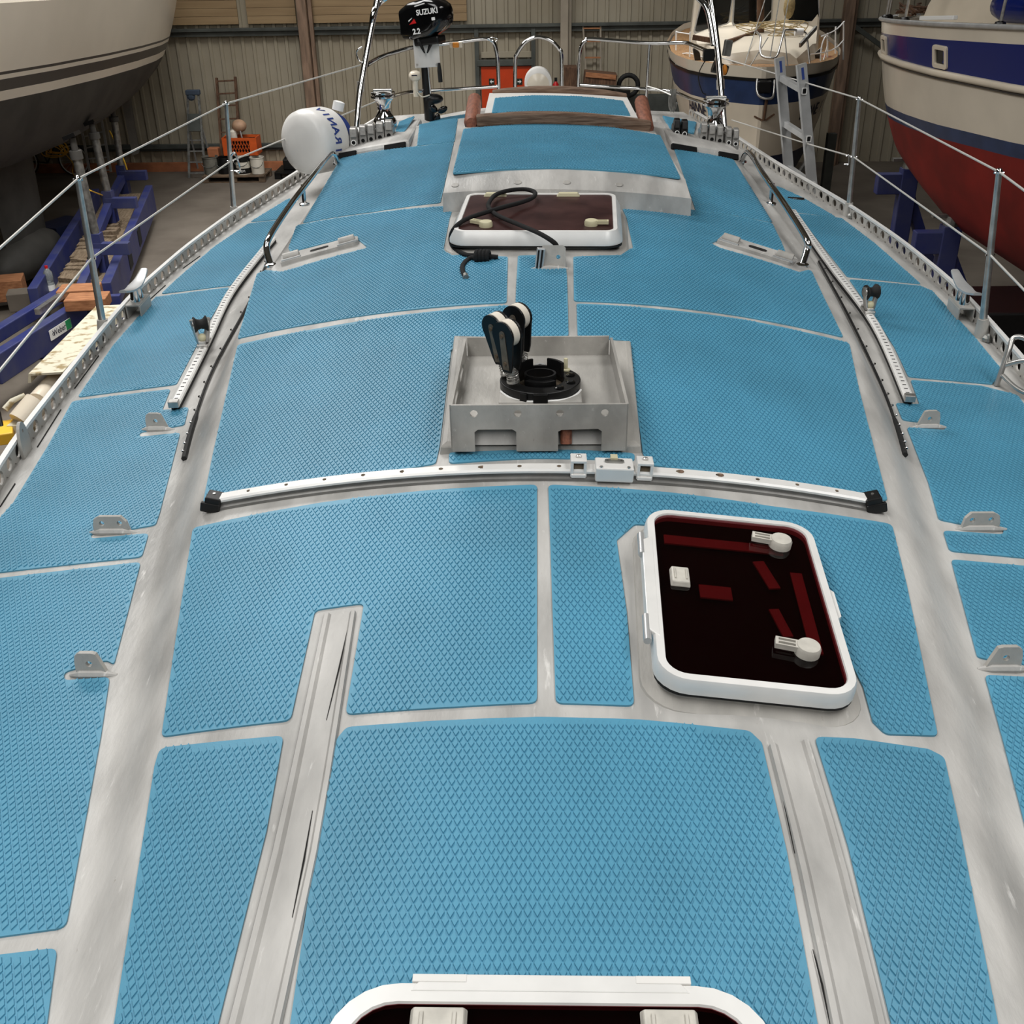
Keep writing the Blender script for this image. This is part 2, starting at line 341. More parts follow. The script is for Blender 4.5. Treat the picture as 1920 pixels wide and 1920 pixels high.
PADS = [
 (RF, [(520, 2050), (545, 1920), (585, 1640), (632, 1388), (650, 1366), (800, 1355), (1010, 1347), (1200, 1352), (1405, 1373), (1428, 1395), (1475, 1600), (1532, 1920), (1560, 2050)]),
 (RF, [(190, 2050), (215, 1920), (290, 1440), (300, 1405), (400, 1394), (532, 1382), (500, 1560), (410, 1920), (375, 2050)]),
 (RF, [(1527, 1384), (1600, 1387), (1740, 1407), (1770, 1422), (1800, 1560), (1870, 1920), (1895, 2050), (1697, 2050), (1670, 1920), (1590, 1590)]),
 (RF, [(362, 992), (600, 945), (800, 922), (1007, 911), (1007, 1200), (1007, 1320), (850, 1328), (648, 1342), (683, 1133), (591, 1146), (545, 1353), (303, 1384), (330, 1200)]),
 (RF, [(1028, 911), (1250, 925), (1450, 952), (1672, 985), (1700, 1100), (1758, 1382), (1660, 1379), (1636, 1356), (1618, 1290), (1480, 1010), (1190, 985), (1156, 1015), (1175, 1150), (1189, 1326), (1042, 1321)]),
 (RF, [(381, 944), (400, 850), (446, 648), (600, 617), (800, 587), (955, 574), (953, 634), (858, 640), (846, 660), (824, 840), (817, 871), (700, 893), (500, 928)]),
 (RF, [(1081, 571), (1200, 578), (1400, 602), (1592, 645), (1610, 730), (1664, 941), (1500, 915), (1300, 885), (1213, 873), (1205, 850), (1180, 655), (1170, 640), (1083, 632)]),
 (RF, [(971, 481), (1059, 479), (1063, 520), (1066, 632), (965, 632), (967, 560)]),
 (RF, [(842, 850), (1000, 843), (1190, 852), (1190, 866), (1000, 861), (842, 871)]),
 (RF, [(446, 636), (482, 514), (500, 508), (530, 511), (690, 466), (664, 444), (545, 474), (541, 466), (556, 424), (700, 401), (851, 387), (843, 410), (832, 466), (845, 480), (952, 483), (950, 569), (800, 579), (600, 606)]),
 (RF, [(1075, 483), (1165, 480), (1187, 466), (1175, 410), (1165, 388), (1300, 395), (1448, 420), (1465, 455), (1474, 477), (1365, 443), (1333, 458), (1352, 467), (1499, 512), (1520, 506), (1545, 560), (1581, 634), (1400, 596), (1250, 576), (1076, 566)]),
 (RF, [(568, 419), (640, 296), (700, 285), (790, 275), (851, 268), (826, 381), (700, 398)]),
 (RF, [(782, 274), (800, 228), (874, 215), (852, 267)]),
 (RF, [(1264, 281), (1300, 285), (1375, 300), (1448, 418), (1380, 405), (1304, 395), (1275, 310)]),
 (SD, [(-60, 1800), (108, 1780), (88, 1930), (70, 2050), (-90, 2050)]),
 (SD, [(-140, 1106), (0, 1086), (264, 1056), (240, 1150), (214, 1248), (200, 1240), (120, 1262), (122, 1278), (206, 1272), (190, 1380), (150, 1600), (124, 1742), (0, 1759), (-330, 1800), (-330, 1300)]),
 (SD, [(136, 754), (320, 731), (304, 771), (354, 765), (346, 798), (318, 803), (262, 812), (262, 821), (338, 813), (300, 962), (292, 986), (245, 994), (170, 1003), (172, 1012), (279, 1002), (266, 1046), (0, 1075), (-120, 1090), (-60, 1040), (25, 945), (90, 838)]),
 (SD, [(292, 558), (430, 540), (393, 603), (331, 722), (146, 746), (213, 648)]),
 (SD, [(302, 552), (333, 523), (400, 465), (466, 420), (521, 414), (497, 457), (434, 536)]),
 (SD, [(469, 417), (548, 369), (523, 412)]),
 (SD, [(1452, 347), (1508, 373), (1568, 408), (1489, 398)]),
 (SD, [(1494, 401), (1578, 410), (1640, 457), (1727, 534), (1588, 520)]),
 (SD, [(1592, 525), (1724, 537), (1748, 547), (1827, 633), (1880, 697), (1860, 722), (1703, 708), (1677, 653), (1633, 583)]),
 (SD, [(1707, 714), (1840, 725), (1907, 742), (1990, 850), (2060, 960), (2090, 1060), (1920, 1048), (1780, 1035), (1768, 997), (1880, 1004), (1882, 994), (1800, 984), (1760, 976), (1740, 905), (1700, 803), (1772, 808), (1772, 800), (1716, 792), (1692, 789), (1679, 757), (1724, 760)]),
 (SD, [(1783, 1051), (1920, 1063), (2105, 1082), (2230, 1300), (2390, 1640), (2390, 1850), (1985, 1790), (1920, 1545), (1880, 1390), (1846, 1268), (1935, 1272), (1935, 1254), (1850, 1238), (1832, 1234)]),
]
for s, p in PADS: pad(p, s)
#@@END1
mat('inner_trim', (170, 150, 144), .5, var=.1)
mat('strap_metal', (132, 122, 108), .5, .5, var=.2, scale=30)
# ================================================================== DECK FITTINGS
def plate(outer, holes, z0, z1, M=None, mb=None):
    """flat plate with holes: outlines in xy, extruded z0..z1"""
    mb = mb or MB(); bm = bmesh.new(); loops = []
    for L in [outer]+list(holes):
        vs = [bm.verts.new((x, y, 0)) for x, y in L]; loops.append(vs)
        for i in range(len(vs)): bm.edges.new((vs[i-1], vs[i]))
    bmesh.ops.triangle_fill(bm, use_beauty=True, use_dissolve=False, edges=bm.edges[:])
    bm.verts.index_update(); tris = [tuple(v.index for v in f.verts) for f in bm.faces]; co = [(v.co.x, v.co.y) for v in bm.verts]; n = len(co)
    fs = [t for t in tris] + [tuple(i+n for i in t[::-1]) for t in tris]
    for L in loops:
        ids = [v.index for v in L]
        for i in range(len(ids)): fs.append((ids[i-1], ids[i], ids[i]+n, ids[i-1]+n))
    bm.free()
    return mb.add([(x, y, z1) for x, y in co]+[(x, y, z0) for x, y in co], fs, M)
def circ(cx, cy, r, n=12, sy=1.): return [(cx+r*math.cos(2*PI*k/n), cy+r*sy*math.sin(2*PI*k/n)) for k in range(n)]
def frame_M(o, ex, ey):
    ex = Vector(ex).normalized(); ez = ex.cross(Vector(ey)).normalized(); ey = ez.cross(ex)
    return Matrix(((ex.x, ey.x, ez.x, o[0]), (ex.y, ey.y, ez.y, o[1]), (ex.z, ey.z, ez.z, o[2]), (0, 0, 0, 1)))
def place(root, M): root.matrix_world = M; return root

# --- grey channels welded into the foredeck
def channel(px_l, px_r, cracks):
    prof = [(0, 0), (.04, .008), (.16, .008), (.24, .0015), (.80, .0015), (.86, .008), (.97, .008), (1, 0)]
    rows = []
    for (a, b) in zip(px_l, px_r):
        A, B = U(*a, RF), U(*b, RF); rows.append([(A.lerp(B, u).x, A.lerp(B, u).y, float(RF(A.lerp(B, u).x, A.lerp(B, u).y))+h+.0012) for u, h in prof])
    mb = MB(); mb.loft(rows, cap=False, ringclosed=False); ch = build('gutter_channel', mb, 'deck', deck)
    mb = MB()
    for a, b in cracks:
        A, B = U(*a, RF, .0035), U(*b, RF, .0035); m = A.lerp(B, .5)+Vector((.0015, 0, .001)); mb.tube([A, m, B], .0022, 5, rr=[.0006, .0016, .0006])
    build('open_seam', mb, 'dark_gap', ch)
def lines(p, n=8): return [(p[0][0]+(p[-1][0]-p[0][0])*k/n if len(p) == 2 else np.interp(k/n, np.linspace(0, 1, len(p)), [q[0] for q in p]), np.interp(k/n, np.linspace(0, 1, len(p)), [q[1] for q in p])) for k in range(n+1)]
channel(lines([(607, 1156), (520, 1560), (428, 1920), (395, 2050)]), lines([(668, 1150), (606, 1560), (530, 1920), (500, 2050)]), [((655, 1165), (612, 1350)), ((586, 1520), (548, 1720)), ((530, 1840), (508, 1930))])
channel(lines([(1440, 1402), (1490, 1600), (1556, 1920), (1580, 2050)]), lines([(1517, 1392), (1580, 1600), (1660, 1920), (1688, 2050)]), [((1452, 1432), (1490, 1600)), ((1524, 1780), (1556, 1920))])

# --- hatches
mt = bpy.data.materials.new('tint_glass'); mt.use_nodes = True; nt = mt.node_tree; nt.nodes.clear()
o_ = nt.nodes.new('ShaderNodeOutputMaterial'); mx = nt.nodes.new('ShaderNodeMixShader'); tr = nt.nodes.new('ShaderNodeBsdfTransparent'); gl = nt.nodes.new('ShaderNodeBsdfGlossy'); fr = nt.nodes.new('ShaderNodeFresnel')
tr.inputs[0].default_value = (.60, .30, .32, 1); gl.inputs['Roughness'].default_value = .04; fr.inputs['IOR'].default_value = 1.42
ge = nt.nodes.new('ShaderNodeNewGeometry'); m1 = nt.nodes.new('ShaderNodeMath'); m1.operation = 'SUBTRACT'; m1.inputs[0].default_value = 1; nt.links.new(ge.outputs['Backfacing'], m1.inputs[1]); m2 = nt.nodes.new('ShaderNodeMath'); m2.operation = 'MULTIPLY'; nt.links.new(fr.outputs[0], m2.inputs[0]); nt.links.new(m1.outputs[0], m2.inputs[1]); nt.links.new(m2.outputs[0], mx.inputs[0]); nt.links.new(tr.outputs[0], mx.inputs[1]); nt.links.new(gl.outputs[0], mx.inputs[2]); nt.links.new(mx.outputs[0], o_.inputs[0]); MATS['tint_glass'] = mt
def ring(w, h, r, z, n=6): return [Vector((x, y, z)) for x, y in rrect(w, h, max(r, .004), n)]
def hatch(corners, off, label, r=.06, fw=.028, fh=.034, base=.075, glass='tint_glass', depth=None, basew=.03, flare=.005):
    TL, TR, BR, BL = [U(*c, RF, off) if not isinstance(c, Vector) else c for c in corners]
    ex = (TR+BR-TL-BL)/2; ey = (TL+TR-BL-BR)/2; o = (TL+TR+BR+BL)/4; w, h = ex.length, ey.length
    M = frame_M(o, ex, ey); t = thing('deck_hatch', label, 'hatch'); place(t, M)
    L = dict(local=True)
    mb = MB(); mb.loft([ring(w+basew*2, h+basew*2, r+basew, -base), ring(w+basew*1.6, h+basew*1.6, r+basew*.8, -base+.012), ring(w-.012, h-.012, r-.006, -base+.02), ring(w-.016, h-.016, r-.006, -fh+.004)]); build('coaming', mb, 'bare_alu', t, smooth=35, **L)
    mb = MB(); mb.loft([ring(w-.03, h-.03, r-.015, -fh-.004), ring(w-.006+2*flare, h-.006+2*flare, r-.003, -fh-.008), ring(w-.006+2*flare, h-.006+2*flare, r-.003, -fh)], cap=False); build('gasket', mb, 'rubber', t, **L)
    mb = MB(); mb.loft([ring(w-.03, h-.03, r-.015, -fh), ring(w+2*flare, h+2*flare, r+flare, -fh), ring(w+2*flare, h+2*flare, r+flare, -fh+.01), ring(w+.006, h+.006, r+.003, -.006), ring(w, h, r, 0), ring(w-2*fw+.004, h-2*fw+.004, r-fw, .001), ring(w-2*fw, h-2*fw, r-fw, -.004)], cap=False, closed=True)
    build('frame', mb, 'white_alu', t, smooth=35, **L)
    mb = MB(); mb.loft([ring(w-2*fw+.006, h-2*fw+.006, r-fw, -.010), ring(w-2*fw+.006, h-2*fw+.006, r-fw, -.003)]); build('pane', mb, glass, t, **L)
    if glass == 'tint_glass':
        mb = MB(); mb.loft([ring(w-2*fw+.01, h-2*fw+.01, r-fw, -fh+.012), ring(w-2*fw+.01, h-2*fw+.01, r-fw, -fh+.008)]); build('dark_inside_sheet', mb, 'hole', t, **L)  # black sheet stands for the dark inside below the pane
    return t, w, h, M
def handle(t, x, y, ang, z=.0, s=1., m='latch'):
    R = Matrix.Translation((x, y, z)) @ Matrix.Rotation(ang, 4, 'Z')
    mb = MB(); mb.lathe([(.026*s, -.003), (.026*s, .012), (.023*s, .018), (.012*s, .019)], 20); mb.v = [tuple(R @ Vector(p)) for p in mb.v]; h = build('handle_hub', mb, m, t, local=True, smooth=40)
    mb = MB()
    plate([(-.066*s, -.0125*s), (-.02*s, -.0125*s), (-.02*s, .0125*s), (-.066*s, .0125*s)], [[(-.060*s, -.009*s), (-.026*s, -.009*s), (-.026*s, -.002*s), (-.060*s, -.002*s)], [(-.060*s, .002*s), (-.026*s, .002*s), (-.026*s, .009*s), (-.060*s, .009*s)]], .004, .016, R, mb)
    build('lever', mb, m, h, local=True)
t, w, h, M = hatch([(1199, 950), (1510, 982), (1627, 1308), (1251, 1270)], .066, 'tinted deck hatch with two round latches and a side hinge, beside the grey channel', r=.062, fw=.018)
hx = -w/2
mb = MB(); mb.prism([(hx-.016, -h*.26), (hx+.010, -h*.30), (hx+.010, h*.30), (hx-.016, h*.27)], -.030, .001); hb = build('hinge_bar', mb, 'white_alu', t, local=True, bevel=.002)
for yy in (-.15, .15):
    mb = MB(); mb.tube([(hx-.016, yy-.04, -.006), (hx-.016, yy+.04, -.006)], .0085, 10); build('hinge_knuckle', mb, 'alu', hb, local=True, smooth=40)
handle(t, w*.28, h*.33, rad(-8)); handle(t, w*.28, -h*.30, rad(-8))
def catch(t, x, y, w_, h_):
    mb = MB(); mb.box((x, y, .003), (w_, h_, .014), taper=.86); c = build('catch_plate', mb, 'latch', t, local=True, bevel=.003)
    for k in (-.28, .28): mb = MB(); mb.box((x+k*w_, y, .0115), (w_*.05, h_*.6, .003)); build('ridge', mb, 'latch', c, local=True)
catch(t, -w*.34, h*.05, .044, .062)
mb = MB(); mb.prism([(w/2, -.05), (w/2+.014, -.035), (w/2+.014, .05), (w/2, .065)], -.03, -.012); build('finger_grip', mb, 'white_alu', t, local=True)
for c_, d_, a_ in (((-.02, h*.37-.03), (w*.70, .034), 0), ((w*.345, -.03), (.026, h*.46), .0), ((-.055, .005), (.07, .045), 0), ((w*.17, h*.15), (.026, .10), .25), ((w*.19, -h*.13), (.022, .09), .2)):
    mb = MB(); mb.box((*c_, -.0135), (*d_, .004), rotm((0, 0, a_))); build('inside_fitting', mb, 'inner_trim', t, local=True)
TLb, TRb = U(622, 1842, RF, .062), U(1437, 1850, RF, .062); exb = TRb-TLb; dn = Vector((-exb.y, exb.x, 0)).normalized()*-exb.length*1.02; dn.z = -.05
t, w, h, M = hatch([TLb, TRb, TRb+dn, TLb+dn], .06, 'tinted foredeck hatch with a long white hinge bar and two square catches', r=.10, fw=.030, basew=.018)
mb = MB(); mb.prism([(-w*.315, h/2-.012), (w*.325, h/2-.012), (w*.29, h/2+.014), (-w*.285, h/2+.014)], -.030, .0022); hb = build('hinge_bar', mb, 'white_alu', t, local=True, bevel=.002)
for xx in (-.155, .165):
    mb = MB(); mb.box((xx, h/2+.007, -.001), (.078, .012, .009)); build('hinge_cap', mb, 'white_gel', hb, local=True, bevel=.001)
for xx in (-.152, .168): catch(t, xx, h/2-.068, .082, .062)
for c_, d_ in (((0, h/2-.115), (w*.80, .05)), ((0, 0), (w*.7, h*.5))): mb = MB(); mb.box((*c_, -.0135), (*d_, .004)); build('inside_fitting', mb, 'inner_trim', t, local=True)
t, w, h, M = hatch([(872, 362), (1145, 362), (1168, 434), (855, 434)], .088, 'dusty brown tinted deck hatch with a black rope lying across it', r=.05, fw=.017, fh=.052, base=.092, glass='smoke_dusty', basew=.05, flare=.022)
FH = (t, w, h, M)
handle(t, -w*.31, -h*.36, rad(-30), s=1.05, m='latch_y'); handle(t, w*.34, -h*.33, rad(180), s=1.05, m='latch_y')
for xx in (-.20, .12):
    mb = MB(); mb.box((xx, h*.44, .004), (.10, .035, .012), taper=.8); build('catch_plate', mb, 'latch_y', t, local=True)
mb = MB(); mb.prism([(-.03, -h/2-.005), (.5*w-.03, -h/2-.005), (.5*w-.03, -h/2-.011), (0, -h/2-.012)], -.05, -.040); build('finger_grip', mb, 'white_alu', t, local=True)

# --- mast step tray
t = thing('mast_step_tray', 'grey welded tray around the mast collar with round holes and slots in its front', 'mast step', tuple(U(1012, 760, RF)))
pl = [U(*q, RF) for q in [(850, 640), (1184, 650), (1204, 851), (824, 853)]]
def zof(P, o): return (P.x, P.y, float(RF(P.x, P.y))+o)
c_ = sum(pl, Vector())/4
rows = [[zof(p, -.005) for p in pl], [zof(p, .022) for p in [c_+(p-c_)*.985 for p in pl]], [zof(p, .026) for p in [c_+(p-c_)*.93 for p in pl]]]
mb = MB(); mb.loft(rows); build('plinth', mb, 'bare_alu', t, bevel=.004)
fb = U(1010, 836, RF, .026); yF = fb.y; zb = fb.z; xl, xr = hity(845, 757, yF)[0], hity(1176, 759, yF)[0]; zt = (hity(845, 757, yF)[2]+hity(1176, 759, yF)[2])/2
yB = hitz(1010, 634, zt+.012)[1]; H = zt-zb; W = xr-xl; xm = (xl+xr)/2
MF = frame_M((xm, yF, zb), (1, 0, 0), (0, 0, 1))
cut1 = (-W/2+W*.13, -W/2+W*.37); cut2 = (W/2-W*.39, W/2-W*.14)
op = [(-W/2, -.014), (cut1[0], -.014), (cut1[0], H*.36), (cut1[0]+.01, H*.42), (cut1[1]-.01, H*.42), (cut1[1], H*.36), (cut1[1], -.014), (cut2[0], -.014), (cut2[0], H*.36), (cut2[0]+.01, H*.40), (cut2[1]-.01, H*.42), (cut2[1], H*.36), (cut2[1], -.014), (W/2, -.014), (W/2, H), (-W/2, H)]
mb = plate(op, [circ(-W/2+W*f, H*.80, .0105, 12) for f in (.13, .38, .62, .875)], -.004, .004, MF); build('front_wall', mb, 'bare_alu', t)
xlb, xrb = xl+.012, xr-.012
ztb = zt+.012
zfl = zb+H*.55
mb = MB(); mb.box((xm, yB, (zfl+ztb)/2-.02), (W*.92, .008, ztb-zfl+.05)); build('back_wall', mb, 'bare_alu', t)
for sx, x0, x1, hole in ((-1, xl, xlb, True), (1, xr, xrb, False)):
    Ms = frame_M((x0, yF, zb), (x1-x0, yB-yF, 0), (0, 0, 1)); L_ = math.hypot(x1-x0, yB-yF)
    hs = [rrect(L_*.22, .02, .009, 3, L_*f, H*.78) for f in (.25, .62)] if hole else []
    mb = plate([(0, -.01), (L_, -.01), (L_, H+.012), (0, H)], hs, -.004, .004, Ms); build('side_wall', mb, 'bare_alu', t)
mb = MB(); mb.add([(xl, yF, zfl), (xr, yF, zfl), (xrb, yB, zfl+.012), (xlb, yB, zfl+.012), (xl, yF, zfl-.006), (xr, yF, zfl-.006), (xrb, yB, zfl+.006), (xlb, yB, zfl+.006)], [(0, 1, 2, 3), (7, 6, 5, 4), (0, 1, 5, 4), (2, 3, 7, 6)]); build('tray_floor', mb, 'bare_alu', t)
pc = Vector((hitz(1013, 718, zfl+.045)[0], hitz(1013, 718, zfl+.045)[1], zfl))
mb = MB(); mb.box((pc.x, pc.y, zfl+.016), (.225, .215, .036)); build('pedestal', mb, 'bare_alu', t, bevel=.004)
mb = MB(); mb.add([(xl+.02, yF+.012, zb-.002), (xr-.02, yF+.012, zb-.002), (xr-.02, yF+.05, zb+H*.5), (xl+.02, yF+.05, zb+H*.5)], [(0, 1, 2, 3)]); build('cutout_backing', mb, 'deck', t)  # pale sloped plate added so the front cutouts look bright
mb = MB(); mb.tube([(cut2[0]+xm+.022, yF+.012, zb+.0), (cut2[0]+xm+.022, yF+.03, zb+.05)], .016, 10); build('drain_pipe', mb, 'teak_red', t)
# --- mast collar
zc_ = zfl+.033
t = thing('mast_collar', 'black oval mast collar ring with bolt holes, bedded on the grey tray', 'mast collar', (pc.x, pc.y, zc_))
def arcring(r0, r1, a0, a1, z0, z1, sx=1., sy=1., n=20):
    rows = []
    for k in range(n+1):
        a = rad(a0+(a1-a0)*k/n); ca, sa = math.cos(a)*sx, math.sin(a)*sy
        rows.append([(r0*ca, r0*sa, z0), (r1*ca, r1*sa, z0), (r1*ca, r1*sa, z1), (r0*ca, r0*sa, z1)])
    return rows
mb = MB(); mb.loft(arcring(.066, .112, 0, 360, 0, .024, 1.0, .92, 40), closed=False, cap=False); build('flange', mb, 'black', t, local=True, smooth=40, bevel=.002)
mb = MB()
for a0, a1, z1 in ((20, 72, .062), (108, 160, .060), (72, 108, .040)): mb.loft(arcring(.062, .070, a0, a1, .02, z1, 1, .95, 10))
build('collar_guard', mb, 'black', t, local=True, smooth=40)
mb = MB(); mb.loft(arcring(.036, .042, 0, 360, 0, .042, 1.05, .85, 24), cap=False); mb.loft(arcring(.042, .060, 225, 315, 0, .034, 1, .9, 10)); build('mast_socket', mb, 'black', t, local=True, smooth=40)
mb = MB(); mb.lathe([(.064, .004), (.02, .006)], 24); build('dirt_bed', mb, 'brown_dirt', t, local=True)
for a in (-55, -20, 18):
    q = (.088*math.cos(rad(a)), .088*.92*math.sin(rad(a)), 0); mb = MB(); mb.lathe([(.013, .022), (.013, .027), (.008, .028), (.006, .0285)], 14, q); eb = build('eyelet', mb, 'black_gloss', t, local=True)
    if a < 0: mb = MB(); mb.lathe([(.0075, .0282), (.0075, .0292)], 12, q); build('bolt_hole', mb, 'hole', eb, local=True)
mb = MB(); mb.lathe([(.013, .022), (.013, .028), (.006, .030), (.006, .058), (.005, .060)], 12, (.072, .062, 0)); build('pin', mb, 'latch_y', t, local=True, smooth=40)
mb = MB(); mb.box((0, -.104, .010), (.04, .012, .026)); mb.box((-.045, -.096, .010), (.02, .014, .026), rotm((0, 0, -.45))); build('front_lug', mb, 'black', t, local=True, bevel=.002)
mb = MB(); mb.tube([(.116*math.cos(rad(a)), .107*math.sin(rad(a)), .001+.002*math.sin(a*.7)) for a in range(200, 345, 8)], .003, 6); build('sealant_bead', mb, 'white', t, local=True)
mb = plate(rrect(.028, .05, .012, 4, 0, .098), [rrect(.010, .016, .004, 3, 0, .108)], .0, .005); mb.v = [(x, y, z+.018) for x, y, z in mb.v]; build('tab', mb, 'alu', t, local=True)
# --- turning blocks
def block(label, px, off, lean, yaw, first=None):
    b = Vector(hity(px[0], px[1], pc.y+off[1]));
    if first is not None: return dup(first, b, (lean[0], lean[1], yaw), label, 'turning blocks on the mast collar')
    t = thing('turning_block', label, 'pulley block', b, (lean[0], lean[1], yaw), 'turning blocks on the mast collar')
    out = [(.039*math.cos(a), .108+.039*math.sin(a)) for a in np.linspace(-.45, PI+.45, 17)] + [(-.022, .022), (-.015, .004), (.015, .004), (.022, .022)]
    for s in (-1, 1):
        Mx = Matrix(((1, 0, 0, 0), (0, 0, 1, s*.0165), (0, 1, 0, 0), (0, 0, 0, 1)))
        mb = MB(); mb.prism(out, -.003, .003, Mx); ck = build('cheek', mb, 'black', t, local=True, bevel=.001)
        so = [(.010*math.cos(a), .112+.010*math.sin(a)) for a in np.linspace(0, PI, 8)] + [(-.012, .012), (.012, .012)]
        mb = MB(); mb.prism(so, -.001, .0012, Mx @ Matrix.Translation((0, 0, s*.0035))); st = build('strap', mb, 'strap_metal', ck, local=True)
        mb = MB()
        for zz in (.108, .030): mb.lathe([(.0055, -.002), (.0055, .0045), (.003, .0046)], 12, (0, s*.020, zz), rotm((rad(-90*s), 0, 0)))
        build('rivet', mb, 'brown_dirt', ck, local=True)
    mb = MB(); mb.lathe([(.035, -.012), (.037, -.011), (.0365, 0), (.037, .011), (.035, .012)], 24, (0, 0, .110), rotm((PI/2, 0, 0))); build('sheave', mb, 'sheave', t, local=True, smooth=40)
    mb = MB(); mb.tube([(.016*math.cos(a), .016*math.sin(a), -.022+.0034*a/ (2*PI)*2) for a in np.linspace(0, 8*PI, 60)], .0017, 5); build('spring', mb, 'steel', t, local=True)
    mb = MB(); mb.lathe([(.018, -.03), (.018, -.024), (.008, -.022), (.008, .012)], 14); build('swivel_base', mb, 'steel', t, local=True)
    return t
tb = block('black pulley block with white sheave, foremost of three on the mast collar', (960, 697), (0, -.05), (rad(4), rad(-4)), rad(-44))
block('black pulley block with white sheave, rearmost of three on the mast collar', (978, 665), (0, .075), (rad(2), rad(-6)), rad(-36), tb)
block('black pulley block with white sheave, middle of three on the mast collar', (946, 682), (0, .015), (rad(6), rad(-9)), rad(-46), tb)

# --- mainsheet traveller
A, B, Cc = U(398, 952, RF), U(1640, 953, RF), U(1015, 893, RF)
def trav(u):
    x = A.x+(B.x-A.x)*u; y = np.interp(u, [0, .5, 1], [A.y, Cc.y, B.y]); y = A.y*(1-u)+B.y*u + (Cc.y-(A.y+B.y)/2)*4*u*(1-u)
    return Vector((x, y, float(RF(x, y))))
t = thing('traveller_track', 'long curved white traveller track with screw holes across the coachroof', 'track', tuple(trav(.5)))
def sweep(path, prof, ups=None):
    rows = []
    for i, p in enumerate(path):
        d = (path[min(i+1, len(path)-1)]-path[max(i-1, 0)]).normalized(); sd = d.cross(Vector((0, 0, 1))).normalized(); u = sd.cross(d)
        rows.append([p+sd*a+u*b for a, b in prof])
    return rows
P = [trav(u) for u in np.linspace(.012, .988, 30)]
prof = [(-.021, -.003), (.021, -.003), (.021, .006), (.015, .010), (.015, .016), (.021, .019), (.021, .024), (.015, .030), (-.015, .030), (-.021, .024), (-.021, .019), (-.015, .016), (-.015, .010), (-.021, .006)]
mb = MB(); mb.loft(sweep(P, [(-.016, .017), (.016, .017), (.020, .020), (.020, .025), (.016, .030), (-.016, .030), (-.020, .025), (-.020, .020)])); tk = build('rail', mb, 'white_alu', t)
mb = MB(); mb.loft(sweep(P, [(-.024, -.003), (.024, -.003), (.024, .006), (.019, .009), (.014, .011), (.014, .0175), (-.014, .0175), (-.014, .011), (-.024, .006)])); build('rail_base', mb, 'rail_grey', t)
mb = MB(); mb2 = MB()
for u in np.linspace(.06, .94, 16):
    p = trav(u); mb.lathe([(.0058, .0297), (.0058, .0308)], 10, p)
    if RNG.random() < .4: mb2.lathe([(.010, .0300), (.009, .0303)], 9, p+Vector((.006, 0, 0)))
build('screw_hole', mb, 'brown_dirt', tk, kind='stuff'); build('rust_stain', mb2, 'teak', tk, kind='stuff')
for u, s in ((.006, -1), (.994, 1)):
    p = trav(u); mb = MB(); R = Matrix.Rotation(-s*.23*1.0, 3, 'Y')
    mb.box(p+Vector((s*.002, 0, .017)), (.042, .05, .042), R); mb.box(p+Vector((s*.008, -.022, .010)), (.052, .014, .028), R); e = build('end_stop', mb, 'black', t, bevel=.004)
    mb = MB(); mb.lathe([(.004, 0), (.004, .003)], 8, p+Vector((0, .004, .037))); build('screw', mb, 'steel', e)
def tcar(u, w, h, label, bolt):
    p = trav(u); q = trav(u+.01); sl = math.atan2(q.z-p.z, q.x-p.x); t = thing('traveller_car', label, 'traveller car', p, (0, -sl, 0), 'cars on the traveller track')
    if bolt:
        for sx in (-1, 1):
            mb = MB(); mb.box((sx*(w/2-.004), 0, .030), (.008, .046, .040)); build('cheek', mb, 'white_alu', t, local=True, bevel=.002)
        mb = MB(); mb.box((0, 0, .053), (w, .046, .008)); build('body', mb, 'white_alu', t, local=True, bevel=.002); mb = MB(); mb.box((0, -.012, .014), (w*.9, .03, .010)); build('sole', mb, 'white_alu', t, local=True, bevel=.002)
        mb = MB(); mb.tube([(-w*.36, -.004, .032), (w*.36, -.004, .032)], .011, 12); build('roller', mb, 'brown_dirt', t, local=True, smooth=40)
        mb = MB(); mb.lathe([(.007, .056), (.007, .062), (.004, .064)], 10); build('bolt', mb, 'steel', t, local=True)
    else:
        mb = MB(); mb.box((0, -.006, .026), (w, .066, .040)); build('body', mb, 'white_alu', t, local=True, bevel=.004)
        mb = plate(rrect(.050, .016, .007, 3), [circ(-.018, 0, .003, 8), circ(.018, 0, .003, 8)], .046, .051); build('link_plate', mb, 'galv', t, local=True)
        mb = MB(); mb.box((0, .016, .050), (.018, .024, .010)); build('toggle', mb, 'latch_y', t, local=True)
        mb = MB()
        for sx in (-1, 1): mb.lathe([(.0045, .045), (.0045, .049)], 9, (sx*w*.36, -.032, 0))
        build('screw', mb, 'steel', t, local=True)
    return t
uc = lambda px: (U(px, 885, RF, .02).x-A.x)/(B.x-A.x)
tcar(uc(1084), .042, .06, 'open-sided white traveller car on the mast-tray side of the blank car', True)
tcar(uc(1150), .098, .05, 'wide white traveller car with a link plate screwed on top', False)
tcar(uc(1206), .042, .06, 'open-sided white traveller car on the deck-hatch side of the blank car', True)

